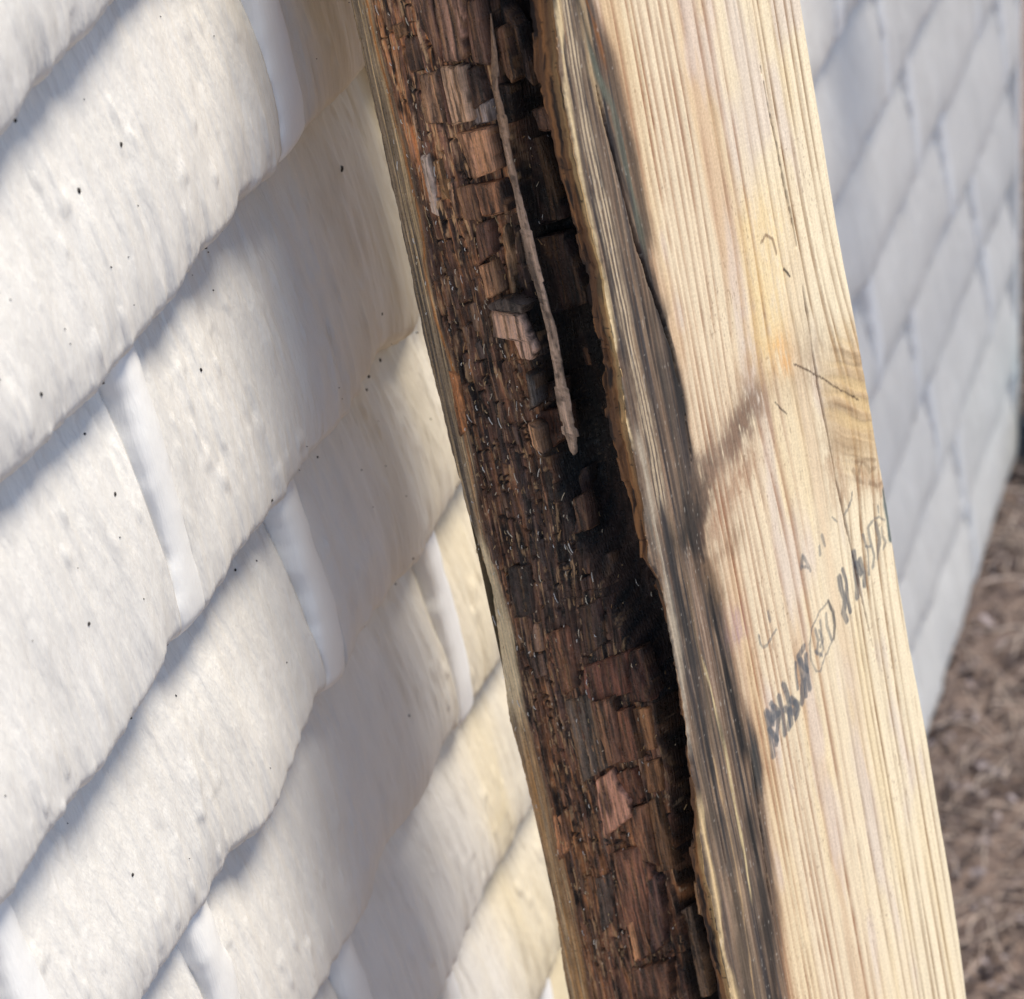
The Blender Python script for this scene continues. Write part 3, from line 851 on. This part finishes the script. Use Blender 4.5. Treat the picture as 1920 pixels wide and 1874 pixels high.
# dark stain along the split edge
tb = at(STAIN_R, sv)[sub][:, None]
s_in = sm(tb + 2.6, tb - 2.2, Ts + 1.3 * fbm(Ts / 2, Ss / 14, 65, 3) + .8 * vn(Ts / .7, Ss / 18, 66))
halo = np.exp(-np.clip((Ts - tb) / 3.5, 0, 9) ** 1.2)
bs = over(bs, (176, 138, 106), halo * .65)
darkmix = np.clip(.78 + .55 * fbm(Ts / 1.1, Ss / 60, 67, 3), .3, .98)
cst = lin((54, 52, 54)) * (1 + .5 * fbm(Ts / .7, Ss / 25, 68, 3))[..., None] + 0
aa = (s_in * darkmix)[..., None]
bs = bs * (1 - aa) + cst * aa
for pl, wmm, c, o_, hd in STREAKS:
    ss_ = np.array([p[1] for p in pl])
    tc_ = np.interp(sv[sub], ss_, [p[0] for p in pl])[:, None] + .5 * fbm(Ss / 18, Ts * 0 + wmm, 70, 3)
    endf = (sm(ss_.min() - 4, ss_.min() + 10, Ss) * (1 - sm(ss_.max() - 10, ss_.max() + 4, Ss)))
    if ss_.min() < -178:
        endf = 1 - sm(ss_.max() - 10, ss_.max() + 4, Ss)
    if ss_.max() > 205:
        endf = sm(ss_.min() - 4, ss_.min() + 10, Ss) if ss_.min() > -178 else 1
    wv = wmm * np.clip(.85 + .9 * fbm(Ss / 14, Ts * 0 + wmm * 7 + o_, 72, 3), .35, 1.5)
    m_ = np.exp(-np.abs((Ts - tc_) / wv) ** hd) * np.clip(1 + .8 * fbm(Ts / .8, Ss / 22, 74, 3), .25, 1)
    if c == (205, 178, 140):     # fine bright/dark lines
        ln = .5 + .5 * np.sin((Ts - tc_) * 3.4 + 1.2 * fbm(Ts / 3, Ss / 40, 76, 2))
        bs = over(bs, (100, 90, 82), o_ * m_ * endf)
        bs = over(bs, (206, 186, 156), .9 * o_ * m_ * endf * sm(.25, .7, ln))
    else:
        bs = over(bs, c if sum(c) > 430 else tuple(.72 * q_ for q_ in c), min(1, o_ * 1.1) * m_ * endf)
for p, q, rr_, c, o_ in BLOBS:
    d = capsule(p, q, Ts + wx[sub], Ss + wy[sub])
    bs = over(bs, c, o_ * np.clip(np.exp(-(d / (rr_ * 2.1)) ** 1.7) * grainy * (1.5 if sum(c) < 250 else 1.2), 0, 1))
# tiny glints in the dark band, painted as pale flecks
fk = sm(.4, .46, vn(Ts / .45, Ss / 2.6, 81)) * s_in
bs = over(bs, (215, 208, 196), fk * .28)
# ink of the grade stamp and the little cracks
fibre = np.clip(1.0 + .7 * fbm(Ts / .5, Ss / 8, 85, 2), .35, 1)
for pl, rad, o_, c in INK:
    m_ = np.zeros(Ts.shape)
    P_ = np.array(pl)
    r0 = max(rad * 2.0, .42) if sum(c) > 230 else max(rad * 1.2, .3)
    jj = np.where((sv[sub] > P_[:, 1].min() - 3 * r0 - 3) & (sv[sub] < P_[:, 1].max() + 3 * r0 + 3))[0]
    if not len(jj):
        continue
    sl_ = slice(jj[0], jj[-1] + 1)
    d = np.full(Ts[sl_].shape, 1e9)
    jx = Ts[sl_] + 0.15 * vn(Ts[sl_] / 1.2, Ss[sl_] / 3, 86)
    jy = Ss[sl_] + 0.8 * vn(Ts[sl_] / .6, Ss[sl_] / 4, 87)
    for i in range(len(pl) - 1):
        d = np.minimum(d, capsule(pl[i], pl[i + 1], jx, jy))
    bs[sl_] = over(bs[sl_], c, o_ * (1 - sm(r0 * .75, r0 * 1.35, d)) * fibre[sl_])
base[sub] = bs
# relief
H = -.42 * late + .30 * fbm(T / 1.2, Sg / 40, 91, 3) + .5 * fbm(T / 12, Sg / 60, 92, 2)
H = H + kn * (.5 * kb)
stw = sm(at(STAIN_R, sv)[:, None] + 2, at(STAIN_R, sv)[:, None] - 2, T)
H = H + stw * (.5 * fbm(T / .8, Sg / 22, 94, 3) - .25)
for pl, wmm, dep in CRACKS:
    ss_ = [p[1] for p in pl]
    tc_ = np.interp(sv, ss_, [p[0] for p in pl])[:, None] + .3 * fbm(Sg / 8, Sg * 0, 95, 3)
    endf = sm(min(ss_) - 2, min(ss_) + 22, Sg) * (1 - sm(max(ss_) - 22, max(ss_) + 2, Sg))
    wv = wmm * endf * (.8 + .5 * fbm(Sg / 12, Sg * 0, 97, 2)) + 1e-3
    m_ = np.exp(-((T - tc_) / wv) ** 4) * (endf > .02)
    H = H - dep * m_
    base = over(base, (66, 54, 46) if dep > 2 else (120, 92, 74), m_ * (.9 if dep > 2 else .75))
# arrises eased
H = H - 1.6 * np.clip(1 - (t_r[:, None] - T) / 2.2, 0, 1) ** 2
H = H - .9 * np.clip(1 - (T - t_e[:, None]) / 1.6, 0, 1) ** 2
face = L3(T, -H, Sg)      # outward normal of the sawn face is -r

# rim and hidden inner wall of the shell
rim = np.maximum(at(EDGE_RIM, sv), 1.2) * fade + 6 * (1 - fade)
rim = rim + .7 * fbm(sv / 5, sv * 0, 101, 3) + 1.0 * (vn(sv / 11, sv * 0, 104) > .18)
nr = 26
qr = np.linspace(0, 1, nr)[::-1]
RR = 1.0 + (rim[:, None] - 1.0) * qr
Sr = np.broadcast_to(sv[:, None], RR.shape)
TR = t_e[:, None] + 1.2 * qr * 1.0 + 1.1 * fbm(RR / 1.6, Sr / 16, 107, 3) + 1.2 * (vn(RR / 2.5, Sr / 14, 109) > .1) * qr
rimP = L3(TR, RR, Sr)
rc = np.ones(RR.shape + (3,)) * lin((96, 66, 44))
rc = over(rc, (150, 104, 62), sm(-.1, .4, fbm(RR / 1.5, Sr / 30, 111, 3)) * .8)
rc = over(rc, (40, 28, 24), sm(.05, .3, fbm(RR / 2.2, Sr / 12, 113, 3)))
rc = over(rc, (214, 180, 126), sm(.55, .0, qr)[None] * np.clip(.5 + fbm(RR / 1.0, Sr / 40, 115, 2), 0, 1) * (sm(-230, -60, Sr) * sm(10, -60, Sr) + sm(120, 160, Sr) + .15))
rc = over(rc, (30, 22, 20), sm(.4, .44, vn(RR / 3.0, Sr / .9, 117)) * .8)
ni = 8
qi = np.linspace(0, 1, ni)[::-1][:-1]
innP = L3(TR[:, :1] + 58 * qi[None], rim[:, None] + 1.5 * qi[None] + 1.2 * fbm(qi[None] * 6, sv[:, None] / 12, 119, 3), np.broadcast_to(sv[:, None], (ns, ni - 1)))
ic = np.ones((ns, ni - 1, 3)) * lin((34, 25, 21)) * (1 + .6 * fbm(qi[None] * 9, sv[:, None] / 20, 121, 2))[..., None]
allP = np.concatenate([innP, rimP, face], 1)
allC = np.concatenate([ic, rc, base], 1)
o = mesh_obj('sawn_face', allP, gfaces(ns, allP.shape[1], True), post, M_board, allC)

# ---- rotted core: a height field t = depth(r, s)
r_l = W1 + (at(EDGE_L, sv) - W1) * fade + .5 * fbm(sv / 7, sv * 0, 131, 3) + .35 * vn(sv / 1.7, sv * 0, 133)
r_e = at(EDGE_E, sv)
r_b = at(EDGE_B, sv) * fade + 48 * (1 - fade)
r_e = r_e + 1.2 * fbm(sv / 16, sv * 0, 135, 3)
r_b = r_b + 1.4 * fbm(sv / 9, sv * 0, 137, 3) + 1.6 * (vn(sv / 13, sv * 0, 139) > .1)
n1, n2 = 250, 70
q1 = np.linspace(0, 1, n1)
q2 = np.linspace(0, 1, n2)[1:]
RC = np.concatenate([r_l[:, None] * (1 - q1) + r_b[:, None] * q1, r_b[:, None] * (1 - q2) + (rim[:, None] + .4) * q2], 1)
SC = np.broadcast_to(sv[:, None], RC.shape)


def depth_base(r, s):
    rl, re, rb, rm = W1, at(EDGE_E, s), at(EDGE_B, s), np.maximum(at(EDGE_RIM, s), 1.2)
    q = np.clip((re - r) / np.maximum(re - rb, 1), 0, 1)
    d = 1.2 * np.clip((rl - r) / (rl - re + .1), 0, 1) + 12 * q ** 1.5
    e = np.clip((rb - r) / np.maximum(rb - rm, 1), 0, 1)
    steep = sm(0, .12, e)
    return d + steep * 17 + 26 * e ** .85


# strips along the grain, cut across into blocks
cuts_r = [0.0]
rg = np.random.default_rng(17)
while cuts_r[-1] < 112:
    cuts_r.append(cuts_r[-1] + rg.choice([rg.uniform(.9, 1.8), rg.uniform(1.8, 4.2)], p=[.55, .45]))
cuts_r = np.array(cuts_r)
Rw_ = RC + 2.2 * fbm(RC / 30, SC / 50, 141, 3) + .5 * fbm(RC / 5, SC / 12, 143, 2)
si = np.clip(np.searchsorted(cuts_r, Rw_) - 1, 0, len(cuts_r) - 2)
er = np.minimum(Rw_ - cuts_r[si], cuts_r[si + 1] - Rw_)
ces = np.full(RC.shape, 99.0)
cid = np.zeros(RC.shape, int)
Sw = SC + .9 * fbm(RC / 3, SC / 9, 145, 2) - .12 * RC
for k in range(len(cuts_r) - 1):
    cs = [-400.0]
    while cs[-1] < 1300:
        cs.append(cs[-1] + rg.choice([rg.uniform(6, 16), rg.uniform(16, 80)], p=[.3, .7]))
    cs = np.array(cs)
    m_ = si == k
    sw = Sw[m_]
    i_ = np.clip(np.searchsorted(cs, sw) - 1, 0, len(cs) - 2)
    ces[m_] = np.minimum(sw - cs[i_], cs[i_ + 1] - sw)
    cid[m_] = i_ + 1000 * k
hr = _tab[(cid * 7919 + 13) & 65535] - .5
hr2 = _tab[(cid * 104729 + 71) & 65535]
hr3 = _tab[(cid * 15485863 + 5) & 65535]
inrot = sm(0, 2.5, r_e[:, None] - RC)
D = depth_base(RC, SC)
sr = _tab[(si * 7907 + 77) & 65535] - .5
D = D + inrot * (hr * .9 + sr * 1.5 + (hr2 - .5) * .18 * er)
crk = (hr3 > .45)
D = D + inrot * (1.8 * np.exp(-(ces / .35) ** 2) * crk * sm(-.1, .15, vn(RC / 4, SC / 6, 148)) + .5 * np.exp(-(er / .3) ** 2) * (hr2 > .5))
fib = fbm(RC / .75, SC / 22, 147, 3)
D = D + .75 * fib * (.5 + inrot) + .5 * fbm(RC / 2.5, SC / 6, 149, 3) * inrot
# small check cracks scattered over the face
ck = np.zeros(RC.shape)
for _ in range(260):
    s0 = rg.uniform(-192, 222)
    q0 = rg.uniform(.12, .95) ** 1
    r0 = np.interp(s0, sv, r_e) * (1 - q0) + np.interp(s0, sv, r_b) * q0
    ln = rg.uniform(.8, 2.4)
    wd = rg.uniform(.3, .6)
    tl = rg.uniform(-.35, .1)
    j0, j1 = np.searchsorted(sv, (s0 - 3, s0 + 3))
    dr_ = RC[j0:j1] - r0
    ds_ = SC[j0:j1] - s0 - tl * dr_ - .25 * np.sin(dr_ * 2.2 + q0 * 20)
    ck[j0:j1] = np.maximum(ck[j0:j1], np.exp(-(ds_ / wd) ** 2) * (np.abs(dr_) < ln))
D = D + 2.4 * ck * inrot
# left arris is worn round
D = D + 2.2 * np.clip(1 - (r_l[:, None] - RC) / 3.0, 0, 1) ** 2
coreP = L3(D, RC, SC)
# colour
cc = np.ones(RC.shape + (3,)) * lin((100, 73, 58))
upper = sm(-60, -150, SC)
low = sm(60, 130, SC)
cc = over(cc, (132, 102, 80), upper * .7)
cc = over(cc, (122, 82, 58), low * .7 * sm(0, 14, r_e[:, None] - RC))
pal = np.stack([lin(c) for c in [(58, 42, 36), (84, 62, 52), (104, 76, 60), (124, 90, 66), (82, 70, 64), (146, 106, 74), (98, 78, 68), (62, 48, 43)]])
pc = pal[(hr2 * 7.99).astype(int)]
a_ = (inrot * .5)[..., None]
cc = cc * (1 - a_) + pc * (1 + .5 * upper + .35 * low)[..., None] * a_
# tan and pale broken fibres
tanm = sm(.12, .38, fbm(RC / 1.3, SC / 45, 151, 3)) * inrot * (.35 + .5 * upper + .3 * low)
cc = over(cc, (168, 120, 76), tanm)
pale = sm(.22, .42, fbm(RC / .8, SC / 16, 153, 3)) * inrot * (.30 + .4 * upper)
cc = over(cc, (206, 176, 140), pale * .8)
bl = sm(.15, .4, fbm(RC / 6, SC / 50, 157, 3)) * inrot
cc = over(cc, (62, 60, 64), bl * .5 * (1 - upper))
# weathered outer strip on the left
ou = sm(-1.5, 1.5, RC - r_e[:, None])
oc = np.ones(RC.shape + (3,)) * lin((150, 132, 108))
oc = over(oc, (84, 76, 68), sm(-.05, .25, fbm(RC / .8, SC / 60, 161, 3)) * .9)
oc = over(oc, (222, 194, 150), sm(.08, .4, fbm(RC / .7, SC / 90, 163, 3)) * .85)
oc = over(oc, (190, 128, 70), np.exp(-((RC - r_e[:, None] - 1.4 - 1.2 * fbm(SC / 40, SC * 0, 165, 2)) / .8) ** 2) * (.35 + .65 * sm(30, -60, SC)) * np.clip(.9 + fbm(RC, SC / 18, 166, 2), 0, 1))
palez = sm(22, 40, SC) * (1 - sm(92, 120, SC)) * sm(-3.5, -.5, RC - r_e[:, None] - .5)
oc = over(oc, (242, 224, 186), palez * np.clip(.85 + .7 * fbm(RC / .8, SC / 26, 167, 3), .25, .95))
amber = sm(100, 150, SC)
oc = over(oc, (184, 138, 84), amber * np.clip(.5 + .9 * fbm(RC / 1.0, SC / 40, 169, 3), 0, .9))
ow = sm(-1.2, .8, RC - r_e[:, None])[..., None]
ow = np.maximum(ow, (palez * .8)[..., None])
cc = cc * (1 - ow) + oc * ow
amb2 = amber * sm(16, 4, r_e[:, None] - RC) * (1 - ow[..., 0])
cc = over(cc, (168, 116, 66), amb2 * np.clip(.35 + 1.2 * fbm(RC / 1.1, SC / 34, 171, 3), 0, .85))
# dark rot deep in the split, blackened in the colour for the cavity's shade
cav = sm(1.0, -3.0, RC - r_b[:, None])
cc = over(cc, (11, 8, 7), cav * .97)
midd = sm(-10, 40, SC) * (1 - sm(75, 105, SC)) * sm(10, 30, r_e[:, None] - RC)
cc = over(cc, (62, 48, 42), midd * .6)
dk_ = np.clip(ck * inrot + np.exp(-(ces / .4) ** 2) * crk * inrot * .8, 0, 1)
cc = over(cc, (20, 15, 14), dk_ * .75)
ctr_ = inrot * .8 + .2
cc = cc * np.clip(.95 + (.6 * fib + 2.1 * fbm(RC / .95, SC / 15, 185, 3) + 1.0 * fbm(RC / 2.2, SC / 5, 186, 3)) * ctr_, .10, 2.9)[..., None]  # fine contrast in the colour, standing in for crack shade
hl = sm(.26, .42, fbm(RC / .75, SC / 7, 187, 3)) * inrot * (1 - cav)
cc = over(cc, (222, 188, 142), hl * (.6 + .4 * upper))  # highlight flecks painted into the colour
# tiny broken fibre ends, their glints painted as pale flecks
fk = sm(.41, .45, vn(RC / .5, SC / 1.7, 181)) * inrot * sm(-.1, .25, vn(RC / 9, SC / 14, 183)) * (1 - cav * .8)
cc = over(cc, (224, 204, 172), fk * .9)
cc = cc * (.88 + .8 * upper * inrot + .1 * low + .2 * ow[..., 0])[..., None]  # rot brightened in the colour, most at the top, as if better lit
cc = cc * (np.array([1.02, .90, .83]) * inrot[..., None] + (1 - inrot[..., None]) * np.array([1.0, .97, .93]))
cc = cc / np.maximum(cc.max(-1, keepdims=True) / .82, 1)
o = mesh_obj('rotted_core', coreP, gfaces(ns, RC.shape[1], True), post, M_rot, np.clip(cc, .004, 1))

# ---- remaining faces of the post: back, wall side, ends
P = []
sb = np.linspace(S_TOP, S_BOT, 300)
prof_b = []
trb = W2 - .3
for (t_, r__) in [(trb, 1.7), (W2 + .1, 4), (W2 + .2, 25), (W2, 50), (W2 + .1, 75), (W2, W1 - 3), (W2 - 3, W1), (100, W1 + .1), (60, W1), (25, W1), (4, W1 - .4), (2.4, W1 - .9)]:
    prof_b.append(L3(t_ + (np.interp(sb, sv, t_r) - W2 - .1) * (t_ > 120) + .3 * fbm(sb / 20, sb * 0 + r__, 191, 2) * (r__ > 4), np.full(300, r__) + .3 * fbm(sb / 20, sb * 0 + t_, 193, 2), sb))
PB = np.stack(prof_b, 1)
cb = np.ones(PB.shape[:2] + (3,)) * lin((196, 168, 128)) * (1 + .3 * fbm(np.arange(12)[None] * .8, sb[:, None] / 60, 195, 3))[..., None]
mesh_obj('unrotted_side', PB, gfaces(300, 12, True), post, M_board, cb)
for s_ in (S_TOP, S_BOT - 2):
    e_ = L3(np.array([0, W2, W2, 0.]), np.array([0, 0, W1, W1]), np.full(4, s_ + (.5 if s_ < 0 else 0)))
    mesh_obj('end_cut', e_, [[0, 1, 2, 3]] if s_ > 0 else [[3, 2, 1, 0]], post, M_board, np.ones((4, 3)) * lin((150, 122, 90)), False)


# ---- individual broken blocks of rotten wood
def block(poly, dep, colr, name, seed, thick=None, lift=1.0):
    p = np.array(poly, float)
    s0, s1 = p[:, 1].min(), p[:, 1].max()
    n_s = max(6, int((s1 - s0) / .7))
    ss = np.linspace(s0 + .05, s1 - .05, n_s)
    lo = np.full(n_s, 1e9)
    hi = np.full(n_s, -1e9)
    for i in range(len(p)):
        a, b = p[i], p[(i + 1) % len(p)]
        if abs(a[1] - b[1]) < 1e-6:
            continue
        f_ = (ss - a[1]) / (b[1] - a[1])
        ok = (f_ >= 0) & (f_ <= 1)
        x_ = a[0] + (b[0] - a[0]) * f_
        lo = np.where(ok, np.minimum(lo, x_), lo)
        hi = np.where(ok, np.maximum(hi, x_), hi)
    good = hi > lo - 1e-9
    lo, hi, ss = lo[good], hi[good], ss[good]
    n_s = len(ss)
    wmax = (hi - lo).max()
    n_r = max(5, int(wmax / .55))
    q = np.linspace(0, 1, n_r)
    lo = lo + .45 * fbm(ss / 2.5, ss * 0 + seed, 201, 3)
    hi = hi + .45 * fbm(ss / 2.5, ss * 0 + seed, 203, 3)
    R_ = lo[:, None] * (1 - q) + hi[:, None] * q
    S_ = np.broadcast_to(ss[:, None], R_.shape)
    # ragged broken ends
    endj = 1.1 * fbm(R_ / 1.1, R_ * 0 + seed, 205, 2)
    ee = np.minimum(S_ - s0, s1 - S_)
    S_ = S_ + endj * np.where(ee < 3, 1, 0.0) * np.clip(1 - ee / 3, 0, 1)
    r2 = np.random.default_rng(seed)
    tx, ts = r2.uniform(-.12, .12), r2.uniform(-.03, .03)
    d0 = depth_base(R_, S_)
    d0 = np.minimum(d0, np.full_like(d0, dep + 6)) * .55 + dep * .45 if dep > 3 else np.minimum(d0, dep + 3)
    top = d0 - lift + tx * (R_ - R_.mean()) + ts * (S_ - S_.mean())
    fb = fbm(R_ / .7 + seed * 3, S_ / 16, 207, 3)
    top = top + .8 * fb + .5 * fbm(R_ / 2.4, S_ / 5 + seed, 209, 2)
    edge = np.minimum(np.minimum(R_ - lo[:, None], hi[:, None] - R_) / 1.1, np.minimum(S_ - ss[0], ss[-1] - S_) / 1.6)
    top = top + 1.3 * np.clip(1 - edge, 0, 1) ** 2
    th = thick or 5
    Pt = np.stack([top, R_, S_], -1)
    ring_i = np.r_[np.arange(n_r), np.arange(1, n_s) * n_r + n_r - 1, (n_s - 1) * n_r + np.arange(n_r - 2, -1, -1), np.arange(n_s - 2, 0, -1) * n_r]
    flat = Pt.reshape(-1, 3)
    m_ = len(ring_i)
    sk = flat[ring_i] + np.array([th, 0, 0])
    V_ = np.concatenate([flat, sk])
    F_ = gfaces(n_s, n_r)
    j = np.arange(m_)
    b0 = n_s * n_r
    side = np.stack([ring_i, ring_i[(j + 1) % m_], b0 + (j + 1) % m_, b0 + j], 1)
    F_ = np.concatenate([F_, side[:, ::-1]])
    cb_ = np.ones((len(V_), 3)) * np.minimum(lin(colr) * (1.0 if dep >= 16 else 1.25), .8)
    stv = np.clip(1 + 2.2 * fbm(R_.reshape(-1) / .9 + seed, S_.reshape(-1) / 18, 217, 3) + .5 * fb.reshape(-1) + .35 * fbm(R_.reshape(-1) / 3, S_.reshape(-1) / 9, 211, 2), .2, 2.2)
    cb_[:b0] *= stv[:, None]
    warm = sm(.12, .35, fbm(R_.reshape(-1) / .8, S_.reshape(-1) / 30 + seed, 213, 2))
    cb_[:b0] = over(cb_[:b0], (206, 160, 110), warm * (.35 if sum(colr) > 230 else .18))
    dk2 = sm(.15, .4, fbm(R_.reshape(-1) / 1.4, S_.reshape(-1) / 12 + seed, 215, 2))
    cb_[:b0] = over(cb_[:b0], (48, 34, 28), dk2 * (.2 if sum(colr) > 420 else .5))
    cb_[b0:] = lin((34, 24, 20))
    ct = np.array([0, R_.mean(), S_.mean()])
    org = L3(0, ct[1], ct[2])
    W_ = L3(V_[:, 0], V_[:, 1], V_[:, 2]) - org
    cb_ = cb_ * np.array([1.02, .92, .86])
    cb_ = cb_ / np.maximum(cb_.max(-1, keepdims=True) / .8, 1)
    ob = mesh_obj(name, W_, F_[:, ::-1], post, M_rot, cb_)
    ob.location = org
    return ob


for n_, (pl, dep, c, nm) in enumerate(BLOCKS):
    g_ = sum(c) / 3
    c = tuple(.72 * a + .28 * b for a, b in zip(c, (g_ * 1.16, g_ * .98, g_ * .86)))
    light = sum(c) > 430
    block(pl, dep, c, nm, 300 + n_, 3 if nm == 'loose_chip' else 6, 1.8 if nm in ('loose_chip', 'resin_lump') else (1.3 if light else .9))

# smaller broken blocks between them
occ = [(np.array(b[0])[:, 0].min(), np.array(b[0])[:, 0].max(), np.array(b[0])[:, 1].min(), np.array(b[0])[:, 1].max()) for b in BLOCKS]
PALF = [(70, 52, 44), (80, 60, 50), (92, 68, 54), (104, 76, 58), (78, 66, 60), (118, 86, 64), (62, 49, 45), (96, 80, 70)]
cnt = 0
tries = 0
while cnt < 70 and tries < 6000:
    tries += 1
    s0 = rg.uniform(-196, 226)
    re_, rb_ = np.interp(s0, sv, r_e), np.interp(s0, sv, r_b)
    q0 = rg.uniform(.05, 1.25)
    r0 = re_ * (1 - q0) + rb_ * q0
    if q0 > 1:
        r0 = rb_ - (q0 - 1) * 40
    wd, ln = rg.uniform(1.6, 4.2), rg.uniform(5, 24)
    if any(a < r0 + wd * .4 and b > r0 - wd * .4 and c - 2 < s0 + ln * .5 and d + 2 > s0 - ln * .5 for a, b, c, d in occ):
        continue
    if r0 - wd < np.interp(s0, sv, rim) + 2:
        continue
    occ.append((r0 - wd / 2, r0 + wd / 2, s0 - ln / 2, s0 + ln / 2))
    sk_ = rg.uniform(-.5, .5)
    pl = [(r0 + wd / 2, s0 - ln / 2 - sk_), (r0 - wd / 2, s0 - ln / 2 + sk_), (r0 - wd / 2 - .2, s0 + ln / 2 + sk_), (r0 + wd / 2 - .2, s0 + ln / 2 - sk_)]
    c = PALF[rg.integers(len(PALF))]
    if -20 < s0 < 90:
        c = PALF[rg.choice([0, 1, 4, 6])]
    dp = float(depth_base(np.array(r0), np.array(s0)))
    block(pl, dp, c, 'rot_block', 600 + cnt, 5, rg.uniform(-.1, .8))
    cnt += 1

# ---- the long splinter hanging in the split
ps = np.array(SPLINTER)
order = np.argsort(ps[:, 1])
ss = np.linspace(ps[:, 1].min(), ps[:, 1].max(), 340)
cr = np.interp(ss, ps[order, 1], ps[order, 0]) + .5 * fbm(ss / 24, ss * 0, 221, 2)
hw = np.interp(ss, ps[order, 1], np.array(SPLINTER_W) / 5 * 1.25) * (1 + .12 * fbm(ss / 7, ss * 0, 223, 2))
hw = hw * (1 + .10 * fbm(ss / 1.6, ss * 0 + 4, 224, 2) + .40 * (vn(ss / 11, ss * 0, 228) > .14)) * (.85 + .45 * (ss - ss[0]) / (ss[-1] - ss[0]))
hw = hw * np.clip((ss[-1] - ss) / 2.0 + .25, .25, 1) * np.clip((ss - ss[0]) / 30 + .3, .3, 1)
hw = hw + 1.0 * ((ss > -40) & (ss < -26))
cyc = np.linspace(0, 2 * math.pi, 13)[:-1]
dpt = 3.0 + 2.2 * np.sin((ss - ss[0]) / 60) + 8 * np.clip((ss[0] + 26 - ss) / 26, 0, 1)
R_ = cr[:, None] + np.cos(cyc) * hw[:, None]
D_ = dpt[:, None] + np.sin(cyc) * .5 + .3 * fbm(np.cos(cyc)[None] * 2, ss[:, None] / 6, 225, 3)
S_ = np.broadcast_to(ss[:, None], R_.shape)
P_ = L3(D_, R_, S_)
f_ = np.array([[i * 12 + j, i * 12 + (j + 1) % 12, (i + 1) * 12 + (j + 1) % 12, (i + 1) * 12 + j] for i in range(len(ss) - 1) for j in range(12)])
cs_ = np.ones(P_.shape) * lin((158, 134, 116)) * (1 + .8 * fbm(np.cos(cyc)[None] * 2.5, ss[:, None] / 12, 227, 3))[..., None]
cs_ = cs_ * np.clip(1 + 1.6 * fbm(np.cos(cyc)[None] * 3, ss[:, None] / 22, 226, 3), .3, 1.8)[..., None]
cs_ = over(cs_, (150, 112, 78), sm(-100, -160, S_) * .5)
cs_ = over(cs_, (60, 48, 42), sm(.15, .35, fbm(np.cos(cyc)[None] * 2.5, ss[:, None] / 3, 229, 3)) * .7)
o = mesh_obj('splinter', P_, f_[:, ::-1], post, M_rot, cs_)

# ---- loose pale fibres and crumbs caught on the rot
V, Fc, Co = [], [], []
off = 0
for _ in range(760):
    s0 = rg.uniform(-196, 228)
    re_, rb_ = np.interp(s0, sv, r_e), np.interp(s0, sv, r_b)
    q0 = rg.uniform(-.12, 1.15)
    r0 = re_ * (1 - q0) + rb_ * q0
    d0 = float(depth_base(np.array(r0), np.array(s0))) - rg.uniform(.6, 1.8)
    L_ = rg.uniform(.3, 1.0) if rg.random() < .86 else rg.uniform(1.0, 2.6)
    an = rg.normal(0, .38)
    w_ = rg.uniform(.13, .28)
    dr, ds = math.sin(an) * L_, math.cos(an) * L_
    lf = rg.uniform(-.35, .3)
    a = np.array([[d0, r0 - dr, s0 - ds], [d0 + lf * .5 - .3, r0 + rg.normal(0, .05), s0], [d0 + lf, r0 + dr, s0 + ds]])
    nx = np.array([0, math.cos(an), -math.sin(an)]) * w_
    v = []
    for p in a:
        v += [p - nx, p + np.array([-w_, 0, 0]), p + nx]
    V.append(np.array(v))
    f = [[i * 3 + k, i * 3 + (k + 1) % 3, i * 3 + 3 + (k + 1) % 3, i * 3 + 3 + k] for i in range(2) for k in range(3)]
    Fc.append(np.array(f) + off)
    off += 9
    Co.append(np.tile(lin([(240, 226, 200), (216, 186, 140), (190, 150, 104), (250, 246, 236)][rg.integers(4)]), (9, 1)))
V = np.concatenate(V)
o = mesh_obj('loose_fibre', L3(V[:, 0], V[:, 1], V[:, 2]), np.concatenate(Fc), post, M_rot, np.concatenate(Co))
o['kind'] = 'stuff'
